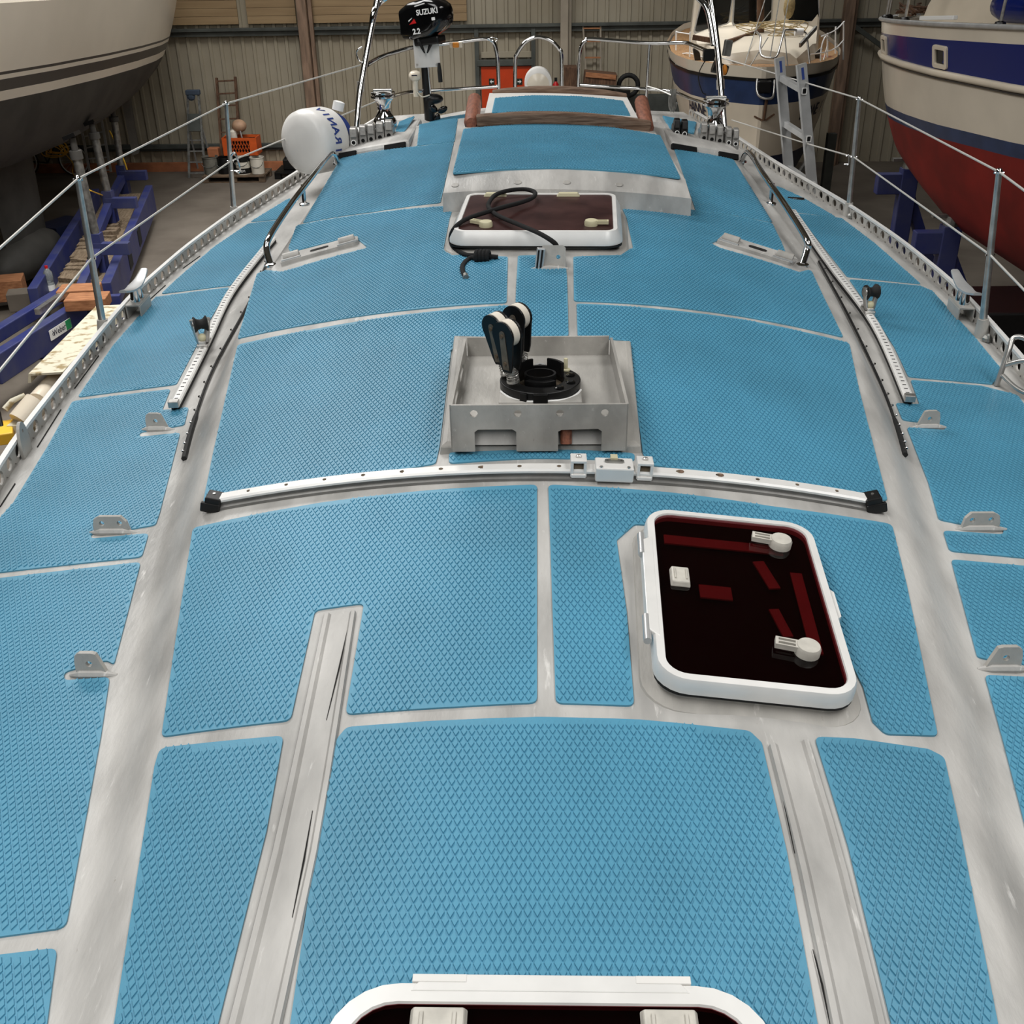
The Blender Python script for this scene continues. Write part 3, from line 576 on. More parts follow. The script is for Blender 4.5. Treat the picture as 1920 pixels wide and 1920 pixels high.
# --- genoa tracks, sheet cars, window gaskets
def gtrack(pix, lab, gas, carpx, carlab, side):
    P0 = [U(x, y, SD, .03) for x, y in pix]; P = spline(P0, 6)
    t = thing('genoa_track', lab, 'track', tuple(P[0]))
    pr = [(-.016, -.012), (.016, -.012), (.016, -.002), (.010, .001), (-.010, .001), (-.016, -.002)]
    mb = MB(); mb.loft(sweep(P, pr)); r = build('rail', mb, 'white_alu', t)
    mb = MB(); mb.loft(sweep(P, [(-.014, -.035), (.014, -.035), (.014, -.012), (-.014, -.012)])); build('packing_strip', mb, 'rubber', t)
    mb = MB(); d = 0
    for i in range(len(P)-1):
        L = (P[i+1]-P[i]).length
        while d < L:
            p = P[i].lerp(P[i+1], d/L); tt = (P[i+1]-P[i]).normalized(); sd = tt.cross(Vector((0, 0, 1))); mb.bar(p-sd*.006+Vector((0, 0, .0011)), p+sd*.006+Vector((0, 0, .0011)), .006, .0012); d += .036
        d -= L
    build('pin_slots', mb, 'dark_gap', r, kind='stuff')
    mb = MB(); tt = (P[1]-P[0]).normalized(); mb.bar(P[0]-tt*.022, P[0]+tt*.006, .036, .024); build('end_stop', mb, 'steel', t, bevel=.003)
    # gasket of the cabin window
    G = spline([U(x, y, s_deck, .008) for x, y in gas], 8); g = thing('rubber_gasket', 'black rubber gasket with bright rivets along the coachroof %s' % side, 'gasket', tuple(G[0]))
    n = len(G); mb = MB(); mb.tube(G, .008, 6, rr=[.009 if i < 10 else .005 for i in range(n)]); gg = build('seal', mb, 'rubber', g)
    mb = MB()
    for i in range(2, n, 2): mb.sphere(G[i]+Vector((.006*(-1 if side.startswith('left') else 1), 0, .006)), .0055, 6, 4)
    build('rivet', mb, 'chrome', gg, kind='stuff')
    # sheet car
    c = U(*carpx, SD, .034); k = min(range(len(P)), key=lambda i: (P[i]-c).length); tt = (P[min(k+1, len(P)-1)]-P[k-1]).normalized(); yaw = math.atan2(tt.y, tt.x)-PI/2
    t = thing('sheet_car', carlab, 'sheet car', tuple(P[k]), (0, 0, yaw))
    mb = MB(); mb.box((0, 0, .004), (.044, .085, .016)); mb.box((0, -.03, .016), (.030, .022, .018)); build('slider', mb, 'steel', t, local=True, bevel=.003)
    R = rotm((0, rad(90), rad(18)))
    mb = MB(); mb.lathe([(.030, -.026), (.031, -.022), (.021, -.012), (.018, 0), (.021, .012), (.031, .022), (.030, .026)], 20, (0, -.01, .085), R); build('sheave', mb, 'rubber', t, local=True, smooth=50)
    for s_ in (-1, 1):
        n_ = R @ Vector((0, 0, 1)); ctr = Vector((0, -.01, .085))+n_*(s_*.029); base = Vector((0, -.02, .015))+n_*(s_*.012)
        mb = MB(); mb.tube([base, base.lerp(ctr, .55), ctr+Vector((0, 0, .022))], .01, 8, rr=[.012, .011, .012]); mb.sphere(ctr, .02, 10, 6, (.35, 1, 1), R @ rotm((0, rad(90), 0)) if False else rotm((0, 0, math.atan2(n_.y, n_.x)))); build('cheek', mb, 'steel', t, local=True, smooth=60)
    mb = MB(); mb.sphere((0, -.022, .034), .017, 10, 6); build('swivel', mb, 'latch_y', t, local=True, smooth=60)
gtrack([(327, 755), (383, 645), (431, 547), (492, 468), (512, 444)], 'genoa sheet track with a sheave car, beside the big fin-keel hull', [(345, 860), (362, 795), (400, 690), (470, 560), (505, 480)], (378, 648), 'sheet car with a black roller on the genoa track facing the blue trailer', 'left of the mast tray')
gtrack([(1705, 744), (1640, 603), (1560, 497), (1500, 412), (1487, 393)], 'genoa sheet track with a sheave car, beside the red-bottomed boat', [(1697, 853), (1682, 800), (1650, 716), (1590, 590), (1535, 490)], (1627, 580), 'sheet car with a black roller on the genoa track facing the red-bottomed boat', 'right of the mast tray')

# --- chainplates
def chain(px0, px1, pyb, wide, label, sx):
    a, b = U(px0, pyb, SD), U(px1, pyb-3*(1 if sx < 0 else -1), SD); w = abs(b.x-a.x); c = (a+b)/2
    t = thing('chainplate', label, 'chainplate', tuple(c), (rad(-6), 0, 0))
    h = .060 if not wide else .052
    o = [(-w*.40, 0), (w*.5, 0), (w*.34, h*.55), (w*.22, h*.95), (w*.1, h), (-w*.25, h), (-w*.36, h*.9), (-w*.40, h*.6)] if not wide else [(-w*.48, 0), (w*.5, 0), (w*.42, h*.7), (w*.28, h), (-w*.30, h), (-w*.44, h*.85), (-w*.48, h*.5)]
    if sx > 0: o = [(-x, y) for x, y in o][::-1]
    hs = [circ(0, h*.55, .0075, 10)] if not wide else [circ(-w*.24, h*.6, .0075, 10), circ(w*.24, h*.62, .0075, 10)]
    mb = plate(o, hs, -.006, .006, Matrix.Rotation(PI/2, 4, 'X')); build('plate', mb, 'bare_alu', t, local=True)
    mb = MB(); mb.tube([(-w*.62, .0, .001), (-w*.3, -.004, .006), (w*.3, -.004, .006), (w*.7, 0, .001)], .011, 8, rr=[.004, .011, .011, .004]); build('weld_bead', mb, 'deck', t, local=True)
chain(272, 318, 808, False, 'single-hole chainplate just ahead of the end of the genoa track, trailer side', -1)
chain(178, 246, 1001, True, 'double-hole chainplate with rounded top on the side deck, trailer side', -1)
chain(140, 206, 1268, False, 'paint-flecked single-hole chainplate nearest the foredeck, trailer side', -1)
chain(1716, 1764, 801, False, 'single-hole chainplate just ahead of the end of the genoa track, red-boat side', 1)
chain(1800, 1872, 992, True, 'double-hole chainplate with rounded top on the side deck, red-boat side', 1)
chain(1842, 1918, 1254, False, 'paint-flecked single-hole chainplate nearest the foredeck, red-boat side', 1)

# --- perforated toe rails
def toerail(s, label):
    ys = np.arange(-1.0, 9.3, .098); t = thing('toe_rail', label, 'toe rail', (s*1.8, 4.2, .01))
    mb = MB()
    for y in ys:
        x0, x1 = s*(fxe(y)-.012), s*(fxe(y+.098)-.012); z0 = Dz(abs(x0), y); M = frame_M((x0, y, z0-.006), (x1-x0, .098, 0), (0, 0, 1)); L = math.hypot(x1-x0, .098)
        n = 12; hole = [(L*.5+.027*math.cos(2*PI*k/n), .034+.021*math.sin(2*PI*k/n)) for k in range(n)]
        rect = []
        for k in range(n):
            a = 2*PI*k/n; cx, sy = math.cos(a), math.sin(a); q = max(abs(cx), abs(sy)); rect.append((L*.5+L*.5*cx/q, .034+.034*sy/q))
        mb.prism(rect, -.004, .004, M, hole)
    build('web', mb, 'bare_alu', t)
    P = [Vector((s*(fxe(y)-.012), y, Dz(fxe(y), y)+.064)) for y in np.arange(-1.0, 9.35, .15)]
    mb = MB(); mb.loft(sweep(P, [(-.009, -.006), (.009, -.006), (.009, .005), (-.009, .005)])); build('cap_bar', mb, 'white_alu', t)
toerail(-1, 'perforated aluminium toe rail along the deck edge facing the blue trailer'); toerail(1, 'perforated aluminium toe rail along the deck edge facing the red-bottomed boat')
# narrow dark caulking lines beside the toe rail
mb = MB()
for a, b in (((185, 667), (140, 728)), ((114, 768), (70, 838)), ((28, 907), (0, 950)), ((343, 503), (375, 480)), ((277, 565), (310, 535)), ((1700, 470), (1650, 425))):
    mb.tube([U(*a, SD, .002), U(*b, SD, .002)], .0022, 5)
build('caulking_line', mb, 'dark_gap', deck)

# --- stanchions and lifelines
GRD = []
def stanchion(base, top, mid, label):
    b = U(*base, SD); tp = Vector(hity(*top, b.y)); t = thing('stanchion', label, 'stanchion', tuple(b), group='guard rail stanchions'); d = (tp-b)
    mb = MB(); mb.tube([b+d*.03, b+d*.5, tp], .0125, 12, rr=[.0155, .0135, .0115]); build('post', mb, 'steel', t, smooth=60)
    mb = MB(); mb.tube([b-d*.02, b+d*.02, b+d*.12], .02, 12, rr=[.037, .029, .021]); build('socket', mb, 'bare_alu', t, smooth=60)
    mb = MB(); mb.sphere(tp+d*.01, .0135, 10, 6); mb.tube([tp+Vector((-.018, 0, .002)), tp+Vector((.018, 0, .002))], .005, 6); build('cap_eye', mb, 'chrome', t, smooth=60)
    m = b+d*.52; mb = MB(); mb.tube([m+Vector((-.017, 0, 0)), m+Vector((.017, 0, 0))], .0055, 8); build('wire_eye', mb, 'chrome', t)
    mb = MB(); mb.tube(spline([b+Vector((.0, -.03, .004)), b+Vector((.0, -.06, .03)), b+Vector((0, -.075, .004))], 4), .006, 6); mb.sphere(b+Vector((0, -.055, .012)), .02, 8, 5); build('lashing_lug', mb, 'galv', t)
    return tp+d*.008, m
SL1 = stanchion((197, 632), (146, 338), 0, 'tall tapered stanchion in a welded socket beside the mooring cleat, trailer side')
SL2 = stanchion((440, 412), (424, 196), 0, 'slender stanchion with a snap shackle, in front of the orange crate and old ladder')
SR1 = stanchion((1840, 632), (1873, 325), 0, 'tall tapered stanchion in a welded socket beside the mooring cleat, red-boat side')
SR2 = stanchion((1590, 405), (1611, 187), 0, 'slender stanchion aft of the cleat, in the gap between the two boats alongside')
def near_post(s, y, label):
    x = s*(fxe(y)-.035); b = Vector((x, y, Dz(x, y))); tp = b+Vector((s*.02, 0, .62)); d = tp-b; t = thing('stanchion', label, 'stanchion', tuple(b), group='guard rail stanchions')
    mb = MB(); mb.tube([b+d*.03, b+d*.5, tp], .0125, 12, rr=[.0155, .0135, .0115]); build('post', mb, 'steel', t, smooth=60)
    mb = MB(); mb.tube([b-d*.02, b+d*.02, b+d*.12], .02, 12, rr=[.030, .024, .0185]); build('socket', mb, 'bare_alu', t, smooth=60)
    return tp, b+d*.52
SL0 = near_post(-1, 2.15, 'foremost stanchion by the foredeck pads on the trailer side'); SR0 = near_post(1, 2.15, 'foremost stanchion by the foredeck pads on the red-boat side')
def wire(pts, label, r=.0045, m='wire', cat='lifeline'):
    P = [Vector(p) for p in pts]; mb = MB(); mb.tube(P, r, 8); o = build('lifeline', mb, m, None, smooth=60); return tag(o, label, cat)
wire([SL0[0], SL1[0], SL2[0], hity(676, 122, 8.05)], 'upper guard wire running past the fin-keel hull to the chrome arch')
wire([SL0[1], SL1[1], SL2[1], hity(705, 190, 8.0)], 'lower guard wire on the trailer side, ending by the white canister')
wire([SR0[0], SR1[0], SR2[0], hity(1480, 146, 7.4), hity(1352, 108, 8.05)], 'upper guard wire on the red-boat side, passing the aluminium ladder')
wire([SR0[1], SR1[1], SR2[1], hity(1508, 268, 7.1), hity(1372, 225, 8.0)], 'lower guard wire on the red-boat side, ending by the aluminium ladder')
def shackle(c, label, s=1.):
    t = thing('snap_shackle', label, 'shackle', tuple(c)); c = Vector(c)
    mb = MB(); mb.tube(spline([c+Vector((0, 0, .03*s)), c+Vector((.02*s, 0, .045*s)), c+Vector((.03*s, 0, .01*s)), c+Vector((.035*s, 0, -.04*s)), c+Vector((.025*s, 0, -.055*s)), c+Vector((.012*s, 0, -.045*s))], 4), .0055*s, 6); build('bow', mb, 'chrome', t, smooth=60)
    mb = MB(); mb.tube([c+Vector((-.012*s, 0, -.046*s)), c+Vector((.03*s, 0, -.046*s))], .004*s, 6); build('pin', mb, 'chrome', t)
shackle(SL2[1]+Vector((.012, -.01, 0)), 'chrome snap shackle clipped to the stanchion by the crate', 1.1)
shackle(SR2[1]+Vector((-.045, -.01, -.01)), 'chrome shackle hanging on the lower wire by the aluminium ladder', .55)

# --- mooring cleats
def cleat(px, label, s):
    b = U(*px, SD); b.x = s*(fxe(b.y)-.055); b.z = Dz(b.x, b.y); d = fxe(b.y+.15)-fxe(b.y-.15); yaw = -s*math.atan2(d, .3)
    t = thing('mooring_cleat', label, 'cleat', tuple(b), (0, 0, yaw))
    mb = MB(); L = .16
    for zz, w in ((.056, .062),): mb.box((0, 0, zz), (w, L, .008))
    mb.box((-s*.030, 0, .026), (.006, L, .056)); mb.box((s*.030, 0, .026), (.006, L, .056)); build('pedestal', mb, 'bare_alu', t, local=True, bevel=.002)
    for yy in (-.028, .028):
        mb = MB(); mb.tube([(0, yy, .056), (0, yy, .12)], .017, 12, rr=[.022, .014]); build('post', mb, 'chrome', t, local=True, smooth=60)
    hp = spline([(0, -.165, .145), (0, -.08, .125), (0, 0, .120), (0, .08, .125), (0, .165, .145)], 6); ww = np.interp(np.linspace(0, 1, len(hp)), [0, .5, 1], [.016, .030, .016])
    rows = [[p+Vector((a*w_, 0, b_)) for a, b_ in ((-1, -.004), (1, -.004), (1, .004), (.6, .008), (-.6, .008), (-1, .004))] for p, w_ in zip(hp, ww)]
    mb = MB(); mb.loft(rows); build('horn', mb, 'chrome' if False else 'alu', t, local=True, smooth=50)
cleat((238, 588), 'polished mooring cleat on a grey box pedestal, trailer side', -1); cleat((1800, 592), 'polished mooring cleat on a grey box pedestal, red-boat side', 1)
# fairlead hoop, half-round plate, pop-up cleat
t = thing('boarding_hoop', 'bent steel hoop standing at the deck edge beside the red-bottomed boat', 'hoop', tuple(U(1868, 724, SD)))
b = U(1868, 724, SD); mb = MB(); mb.tube(spline([b, b+Vector((.03, .03, .12)), b+Vector((.05, .05, .165)), b+Vector((.09, .0, .168)), b+Vector((.16, -.25, .16))], 6), .0095, 10); build('outer_tube', mb, 'steel', t, smooth=60)
mb = MB(); mb.tube(spline([b+Vector((.02, .02, .07)), b+Vector((.08, -.05, .115)), b+Vector((.16, -.2, .12)), b+Vector((.14, -.22, .03)), b+Vector((.05, -.10, .02)), b+Vector((.015, .0, .04))], 6), .0085, 10); build('inner_tube', mb, 'steel', t, smooth=60)
b = U(42, 852, SD); b.x = -(fxe(b.y)-.03); M = frame_M(b, (fxe(b.y)-fxe(b.y+.2), .2, 0), (0, 0, 1))
mb = plate([(.042*math.cos(a), .03+.085*math.sin(a)) for a in np.linspace(0, PI, 14)]+[(-.04, -.01), (.04, -.01)], [circ(0, .085, .006, 8)], -.005, .005, M); tag(build('padeye_plate', mb, 'bare_alu', None), 'upright half-round metal plate welded to the toe rail', 'padeye')
c = U(1492, 373, SD, .004); t = thing('popup_cleat', 'flat chrome pop-up cleat on a small blue pad behind the genoa track', 'cleat', tuple(c)); mb = MB(); mb.sphere(c, .05, 14, 6, (1.1, .5, .12), rotm((0, 0, -.3))); build('base_plate', mb, 'chrome', t, smooth=60)
mb = MB(); mb.tube([c+Vector((-.045, .012, .006)), c+Vector((.045, -.016, .006))], .005, 6); build('bar', mb, 'dark_gap', t)

# --- chrome handrails
def handrail(pts, posts, label):
    P = spline([U(x, y, RF, o) for x, y, o in pts], 7); t = thing('hand_rail', label, 'handrail', tuple(P[0])); mb = MB(); mb.tube(P, .0145, 12); build('rail', mb, 'chrome', t, smooth=60)
    for px, py, tx, ty, o in posts:
        b = U(px, py, RF); mb = MB()
        if tx: mb.tube([b, b+Vector((0, .01, o))], .011, 10)
        mb.lathe([(.028, -.004), (.028, .004), (.016, .010)], 16, b); build('foot', mb, 'chrome', t, smooth=40)
handrail([(508, 497, .0), (500, 468, .05), (507, 442, .085), (545, 384, .10), (590, 325, .10), (617, 291, .09), (627, 291, .07), (632, 306, .0)], [(508, 497, 0, 0, 0), (571, 383, 561, 361, .10), (632, 306, 0, 0, 0)], 'bent chrome grab rail along the coachroof beside the white canister')
handrail([(1504, 497, .0), (1513, 468, .05), (1511, 447, .085), (1472, 385, .10), (1430, 325, .10), (1408, 290, .09), (1398, 287, .07), (1391, 303, .0)], [(1504, 497, 0, 0, 0), (1445, 382, 1452, 360, .10), (1391, 303, 0, 0, 0)], 'bent chrome grab rail along the coachroof on the aluminium-ladder side')

# --- slotted handhold plates
def holdplate(tip0, tip1, label, s):
    a, b = U(*tip0, RF), U(*tip1, RF); M = frame_M((a+b)/2+Vector((0, 0, .012)), b-a, Vector((-(b-a).y, (b-a).x, 0))); L = (b-a).length
    t = thing('lashing_plate', label, 'deck plate'); place(t, M)
    o = [(-L/2, -.05), (L/2-.02, -.05), (L/2, -.03), (L/2, .03), (L/2-.02, .055), (-L/2, .055)]
    mb = MB(); mb.prism(o, -.014, .006); build('plate', mb, 'deck', t, local=True)
    mb = MB(); mb.prism(rrect(L*.24, .030, .012, 3), .0055, .0075); build('slot', mb, 'dark_gap', t, local=True)
    for sx in (-.36, .36):
        mb = MB(); mb.tube([(sx*L-.035, .0, .004), (sx*L+.035, .0, .004)], .024, 14); build('barrel', mb, 'bare_alu', t, local=True, smooth=50)
        mb = MB(); mb.box((sx*L, -.031, .0065), (.085, .012, .004)); build('lip', mb, 'dark_gap', t, local=True); mb = MB(); mb.box((sx*L, -.040, .008), (.085, .008, .008)); build('edge_bar', mb, 'alu', t, local=True)
holdplate((528, 494), (672, 454), 'slotted lashing plate on the coachroof beside the chrome rail, canister side', -1); holdplate((1350, 452), (1490, 496), 'slotted lashing plate on the coachroof beside the chrome rail, ladder side', 1)
# --- bracket in front of the dusty hatch
b = U(1030, 503, RF); t = thing('halyard_bracket', 'upright grey bracket with a hole and twin steel slots at the dusty hatch', 'bracket', tuple(b))
M = frame_M(b+Vector((.012, 0, 0)), (1, 0, 0), (0, .25, 1)); mb = plate([(-.045, -.01), (.05, -.01), (.05, .075), (.04, .085), (-.035, .085), (-.045, .07)], [circ(.022, .042, .008, 10)], -.007, .007, M); build('plate', mb, 'bare_alu', t)
mb = MB(); mb.box(b+Vector((-.036, -.008, .036)), (.030, .02, .09), rotm((.0, .12, .2))); ch = build('channel', mb, 'alu', t, bevel=.003)
mb = MB()
for dx in (-.008, .006): mb.box(b+Vector((-.036+dx, -.0195, .037)), (.0065, .002, .076), rotm((.0, .12, .2)))
build('slot', mb, 'dark_gap', ch)
mb = MB(); mb.tube([b+Vector((-.07, -.012, .0)), b+Vector((0, -.015, .003)), b+Vector((.07, -.01, 0))], .012, 8, rr=[.006, .013, .006]); build('weld_bead', mb, 'deck', t)
# --- rope
hz = lambda px, py, o: U(px, py, RF, o)
rp = [(1046, 470, .03), (1040, 456, .085), (1012, 438, .105), (975, 422, .102), (935, 405, .100), (917, 390, .100), (918, 378, .108), (930, 365, .10), (955, 357, .10), (985, 355, .10), (1003, 361, .10), (998, 371, .10), (975, 380, .10), (945, 388, .112), (905, 400, .102), (872, 412, .10), (852, 428, .085), (845, 447, .03), (851, 465, .014), (872, 477, .012), (892, 479, .014), (905, 478, .02)]
t = thing('black_rope', 'short black rope with a knot, looped over the dusty hatch', 'rope', tuple(hz(905, 480, .01)))
mb = MB(); mb.tube(spline([hz(*p) for p in rp], 6), .0095, 8); build('strand', mb, 'rope', t, smooth=60)
kc = hz(905, 480, .022); mb = MB()
for k in range(4): mb.tube([kc+Vector((-.022+.014*k+.004*math.cos(a), .020*math.cos(a), .018*math.sin(a))) for a in np.linspace(0, 2*PI, 12, endpoint=False)], .0095, 7, closed=True)
mb.tube([kc, kc+Vector((.06, .0, -.005))], .009, 7); build('knot', mb, 'rope', t, smooth=60)
mb = MB(); mb.tube(spline([kc+Vector((-.03, 0, -.006)), hz(880, 485, .01), hz(868, 497, .01), hz(868, 510, .01), hz(872, 518, .01)], 5), .0095, 8); build('tail', mb, 'rope', t, smooth=60)
e = hz(872, 519, .01); mb = MB(); mb.tube([e+Vector((0, .02, 0)), e+Vector((.004, -.012, 0))], .0115, 8); build('whipping', mb, 'galv', t)
#@@END2
# ================================================================== COMPANIONWAY AND STERN
def s_box(x, y): return .508 - .09*(np.asarray(x)-.10)**2 - .03*(np.asarray(x)-.1) + .0*np.asarray(y)
def s_up(x, y): return .566 - .07*(np.asarray(x)-.12)**2 - .04*(np.asarray(x)-.12) + .0*np.asarray(y)
t = thing('sliding_hatch_garage', 'white box over the sliding hatch with a blue tread pad and sloping front', 'hatch box', (.11, 4.9, .36))
GX0, GX1 = -.437, .672
xs = np.linspace(0, 1, 13); rows = []
for y, dz, ins in ((4.845, None, 0), (4.85, -.055, 0), (4.862, -.048, .004), (5.0, -.004, .012), (5.1, 0, .02), (6.22, 0, .03), (6.23, -.2, .03)):
    r = []
    for u in xs:
        x = GX0+ins+(GX1-GX0-2*ins)*u; r.append((x, y, (Dz(x, 4.85)-.01) if dz is None else float(s_box(x, y))+dz))
    r = [(r[0][0]-.004, y, .30)] + r + [(r[-1][0]+.004, y, .30)]
    rows.append(r)
mb = MB(); mb.loft(rows, cap=True, ringclosed=False); gar = build('housing', mb, 'deck', t, smooth=30)
pad([(869, 243), (957, 235), (1050, 234), (1141, 239), (1238, 255), (1276, 335), (1187, 324), (1049, 316), (935, 319), (849, 326)], s_box, name='tread_pad', parent=t)
for o in [x for x in bpy.data.objects if x.parent is t and x.name.startswith('tread_pad')]: o.location = -WL[t.name]
for px in (850, 970, 1065, 1165): p = U(px, 352, s_box, -.02); mb = MB(); mb.lathe([(.018, .0), (.016, .001)], 9, (p.x, 4.90, float(s_box(p.x, 4.9))-.034), rotm((.3, 0, 0))); build('screw_dimple', mb, 'bare_alu', gar)

t = thing('companionway_hood', 'companionway hood with a blue tread pad between two weathered teak beams', 'companionway', (.12, 6.3, .4))
HX0, HX1 = -.30, .545; rows = []
for y, dz in ((6.22, -.25), (6.225, 0), (6.98, 0), (6.985, -.25)):
    r = [(HX0+(HX1-HX0)*u, y, float(s_up(HX0+(HX1-HX0)*u, y))+dz) for u in xs]; rows.append([(HX0-.05, y, .36)] + r + [(HX1+.05, y, .36)])
mb = MB(); mb.loft(rows, cap=True, ringclosed=False); build('hood', mb, 'white_gel', t, smooth=30)
pad([(928, 185), (1003, 180), (1090, 182), (1168, 190), (1182, 218), (1026, 210), (922, 213)], s_up, name='tread_pad', parent=t)
for o in [x for x in bpy.data.objects if x.parent is t and x.name.startswith('tread_pad')]: o.location = -WL[t.name]
def beam(px0, px1, pym, y, w, h, label, name='teak_beam', extra=0.):
    a, b = Vector(hity(*px0, y)), Vector(hity(*px1, y)); m = Vector(hity((px0[0]+px1[0])/2, pym, y)); P = []
    for k in range(13):
        u = k/12; p = a.lerp(b, u); p.z += (m.z-(a.z+b.z)/2)*4*u*(1-u); P.append(p)
    mb = MB(); pr = [(-w/2, -h/2), (w/2, -h/2), (w/2, h*.35), (w*.3, h/2), (-w*.3, h/2), (-w/2, h*.35)]; mb.loft(sweep(P, pr)); o = build(name, mb, 'teak', None, bevel=.006); return tag(o, label, 'beam')
beam((894, 226), (1219, 238), 221, 6.20, .06, .062, 'curved weathered teak beam between the white hatch box and the hood')
beam((924, 177), (1174, 184), 170, 7.0, .07, .05, 'curved weathered teak beam along the aft edge of the hood')
for (b0, t0, lab) in (((884, 230), (890, 188), 'rounded reddish teak side rail of the hood on the outboard-motor side'), ((1212, 240), (1203, 192), 'rounded reddish teak side rail of the hood on the navigation-boat side')):
    a, b = Vector(hity(*b0, 6.22)), Vector(hity(*t0, 7.05)); mb = MB(); d = b-a
    mb.tube([a-d*.03, a, a.lerp(b, .5), b, b+d*.03], .042, 12, rr=[.03, .042, .044, .044, .03]); tag(build('teak_side_rail', mb, 'teak_red', None, smooth=60), lab.replace('navigation-boat', 'wheelhouse-boat'), 'rail')

# --- winch pods with rope clutches
def pod(f0, f1, b0, yb, label, opens, pads, s):
    F0, F1 = U(*f0, RF), U(*f1, RF); hgt = .042
    B0 = Vector(hity(*b0[0], yb)); B1 = Vector(hity(*b0[1], yb))
    t = thing('winch_pod', label, 'winch pod', tuple((F0+F1)/2))
    T0, T1 = F0+Vector((0, .03, hgt)), F1+Vector((0, .03, hgt)); vs = [F0-Vector((0, 0, .03)), F1-Vector((0, 0, .03)), T1, T0]
    bs = [Vector((B0.x, yb, .0)), Vector((B1.x, yb, .0)), B1, B0]
    mb = MB(); mb.loft([vs, bs]); o = build('body', mb, 'deck', t, bevel=.022)
    for a0, a1 in opens:
        A0, A1 = F0.lerp(F1, a0), F0.lerp(F1, a1); up = Vector((0, .022, hgt)); q = [A0+up*.18, A1+up*.18, A1+up*.82, A0+up*.82]; n = (F1-F0).cross(up).normalized()
        if n.y > 0: n = -n
        mb = MB(); mb.loft([[p+n*.0045 for p in q], [p-n*.02 for p in q]]); build('opening', mb, 'hole', t)
    def sp(x, y): tt = (np.asarray(y)-T0.y)/(yb-T0.y); return ((T0.z+T1.z)/2*(1-tt)+(B0.z+B1.z)/2*tt) + (T1.z-T0.z)/(T1.x-T0.x)*(np.asarray(x)-(T0.x+T1.x)/2)*.8
    p = pad(pads, sp, name='tread_pad', parent=t, r=.012); p.location = -WL[t.name]
    return t, sp, (F0, F1, T0, T1)
PL, spL, EL = pod((633, 300), (768, 277), ((700, 228), (791, 221)), 7.6, 'grey winch pod with two dark openings beside the white canister', [(.02, .26), (.66, .94)], [(739, 251), (749, 229), (778, 218), (759, 247)], -1)
PR, spR, ER = pod((1258, 281), (1398, 305), ((1229, 218), (1320, 232)), 7.6, 'grey winch pod with two dark openings on the aluminium-ladder side', [(.02, .34), (.64, .90)], [(1242, 218), (1306, 230), (1301, 251), (1257, 243)], 1)
def clutchbank(pxs, pyb, sp, y0, label, dark=False, n=1, big=1., ring=False):
    y0 -= .04; P0 = Vector(hity(pxs[0], pyb[0], y0)); P1 = Vector(hity(pxs[1], pyb[1], y0)); w = (P1.x-P0.x)/n; c = (P0+P1)/2
    t = thing('rope_clutch', label, 'rope clutch', tuple(c)); m = 'black' if dark else 'clutch'; h = .082*big; L = .13
    for k in range(n):
        x = P0.x+w*(k+.5); z = P0.z+(P1.z-P0.z)*(k+.5)/n
        Mx = Matrix(((0, 0, 1, x), (1, 0, 0, y0), (0, 1, 0, z), (0, 0, 0, 1)))
        mb = MB(); mb.prism([(0, 0), (L, 0), (L, h*.8), (L*.75, h), (.012, h)], -w*.45, w*.45, Mx); b = build('body', mb, m, t, bevel=.003)
        mb = MB(); mb.prism([(-.006, h*.78), (.005, h*1.42), (.05, h*1.5), (.085, h*1.2), (.085, h*.95), (.01, h*.85)], -w*.40, w*.40, Mx); build('lever', mb, m, t, bevel=.006)
        mb = MB(); mb.lathe([(w*.22, 0), (w*.22, .002)], 14, (x, y0+.0, z+h*.42), rotm((PI/2, 0, 0))); build('rope_hole', mb, 'hole', b)
        if ring: mb = MB(); mb.lathe([(w*.22, -.001), (w*.31, -.001), (w*.31, .004), (w*.22, .004)], 16, (x, y0+.001, z+h*.42), rotm((PI/2, 0, 0)), cap=False); build('ferrule', mb, 'white', b)
    return t
clutchbank((656, 672), (280, 277), spL, 6.84, 'single grey rope clutch with a white ferrule beside the white canister', ring=True)
clutchbank((674, 704), (276, 270), spL, 6.86, 'pair of grey rope clutches in the middle of the bank on the canister-side pod', n=2)
clutchbank((705, 738), (270, 263), spL, 6.88, 'pair of grey rope clutches next to the blue pad on the canister-side pod', n=2)
clutchbank((1262, 1290), (258, 262), spR, 6.88, 'black twin rope clutch with white ferrules on the ladder-side pod', dark=True, n=2, ring=True, big=.9)
clutchbank((1312, 1356), (268, 276), spR, 6.86, 'triple grey rope clutch under the chrome winch on the ladder-side pod', n=3)
clutchbank((1359, 1385), (277, 282), spR, 6.84, 'twin grey rope clutch with white ferrules beside the grab rail end', n=2, ring=True)
def winch(px, y, label, s=1.):
    c = Vector(hity(*px, y)); t = thing('winch', label, 'winch', tuple(c))
    mb = MB(); mb.lathe([(.062*s, -.02), (.064*s, .016*s), (.056*s, .03*s), (.046*s, .04*s)], 24, c); build('base', mb, 'chrome', t, smooth=40)
    mb = MB(); mb.lathe([(.05*s, .04*s), (.036*s, .06*s), (.034*s, .09*s), (.040*s, .115*s), (.052*s, .13*s)], 24, c); build('drum', mb, 'chrome', t, smooth=50)
    mb = MB(); mb.lathe([(.052*s, .13*s), (.066*s, .136*s), (.066*s, .144*s), (.055*s, .148*s), (.064*s, .155*s), (.064*s, .163*s), (.03*s, .170*s)], 24, c); build('self_tailer', mb, 'chrome', t, smooth=40)
    mb = MB(); mb.bar(c+Vector((-.05*s, .0, .172*s)), c+Vector((.05*s, 0, .172*s)), .03*s, .012*s); build('feeder_arm', mb, 'steel', t, bevel=.003)
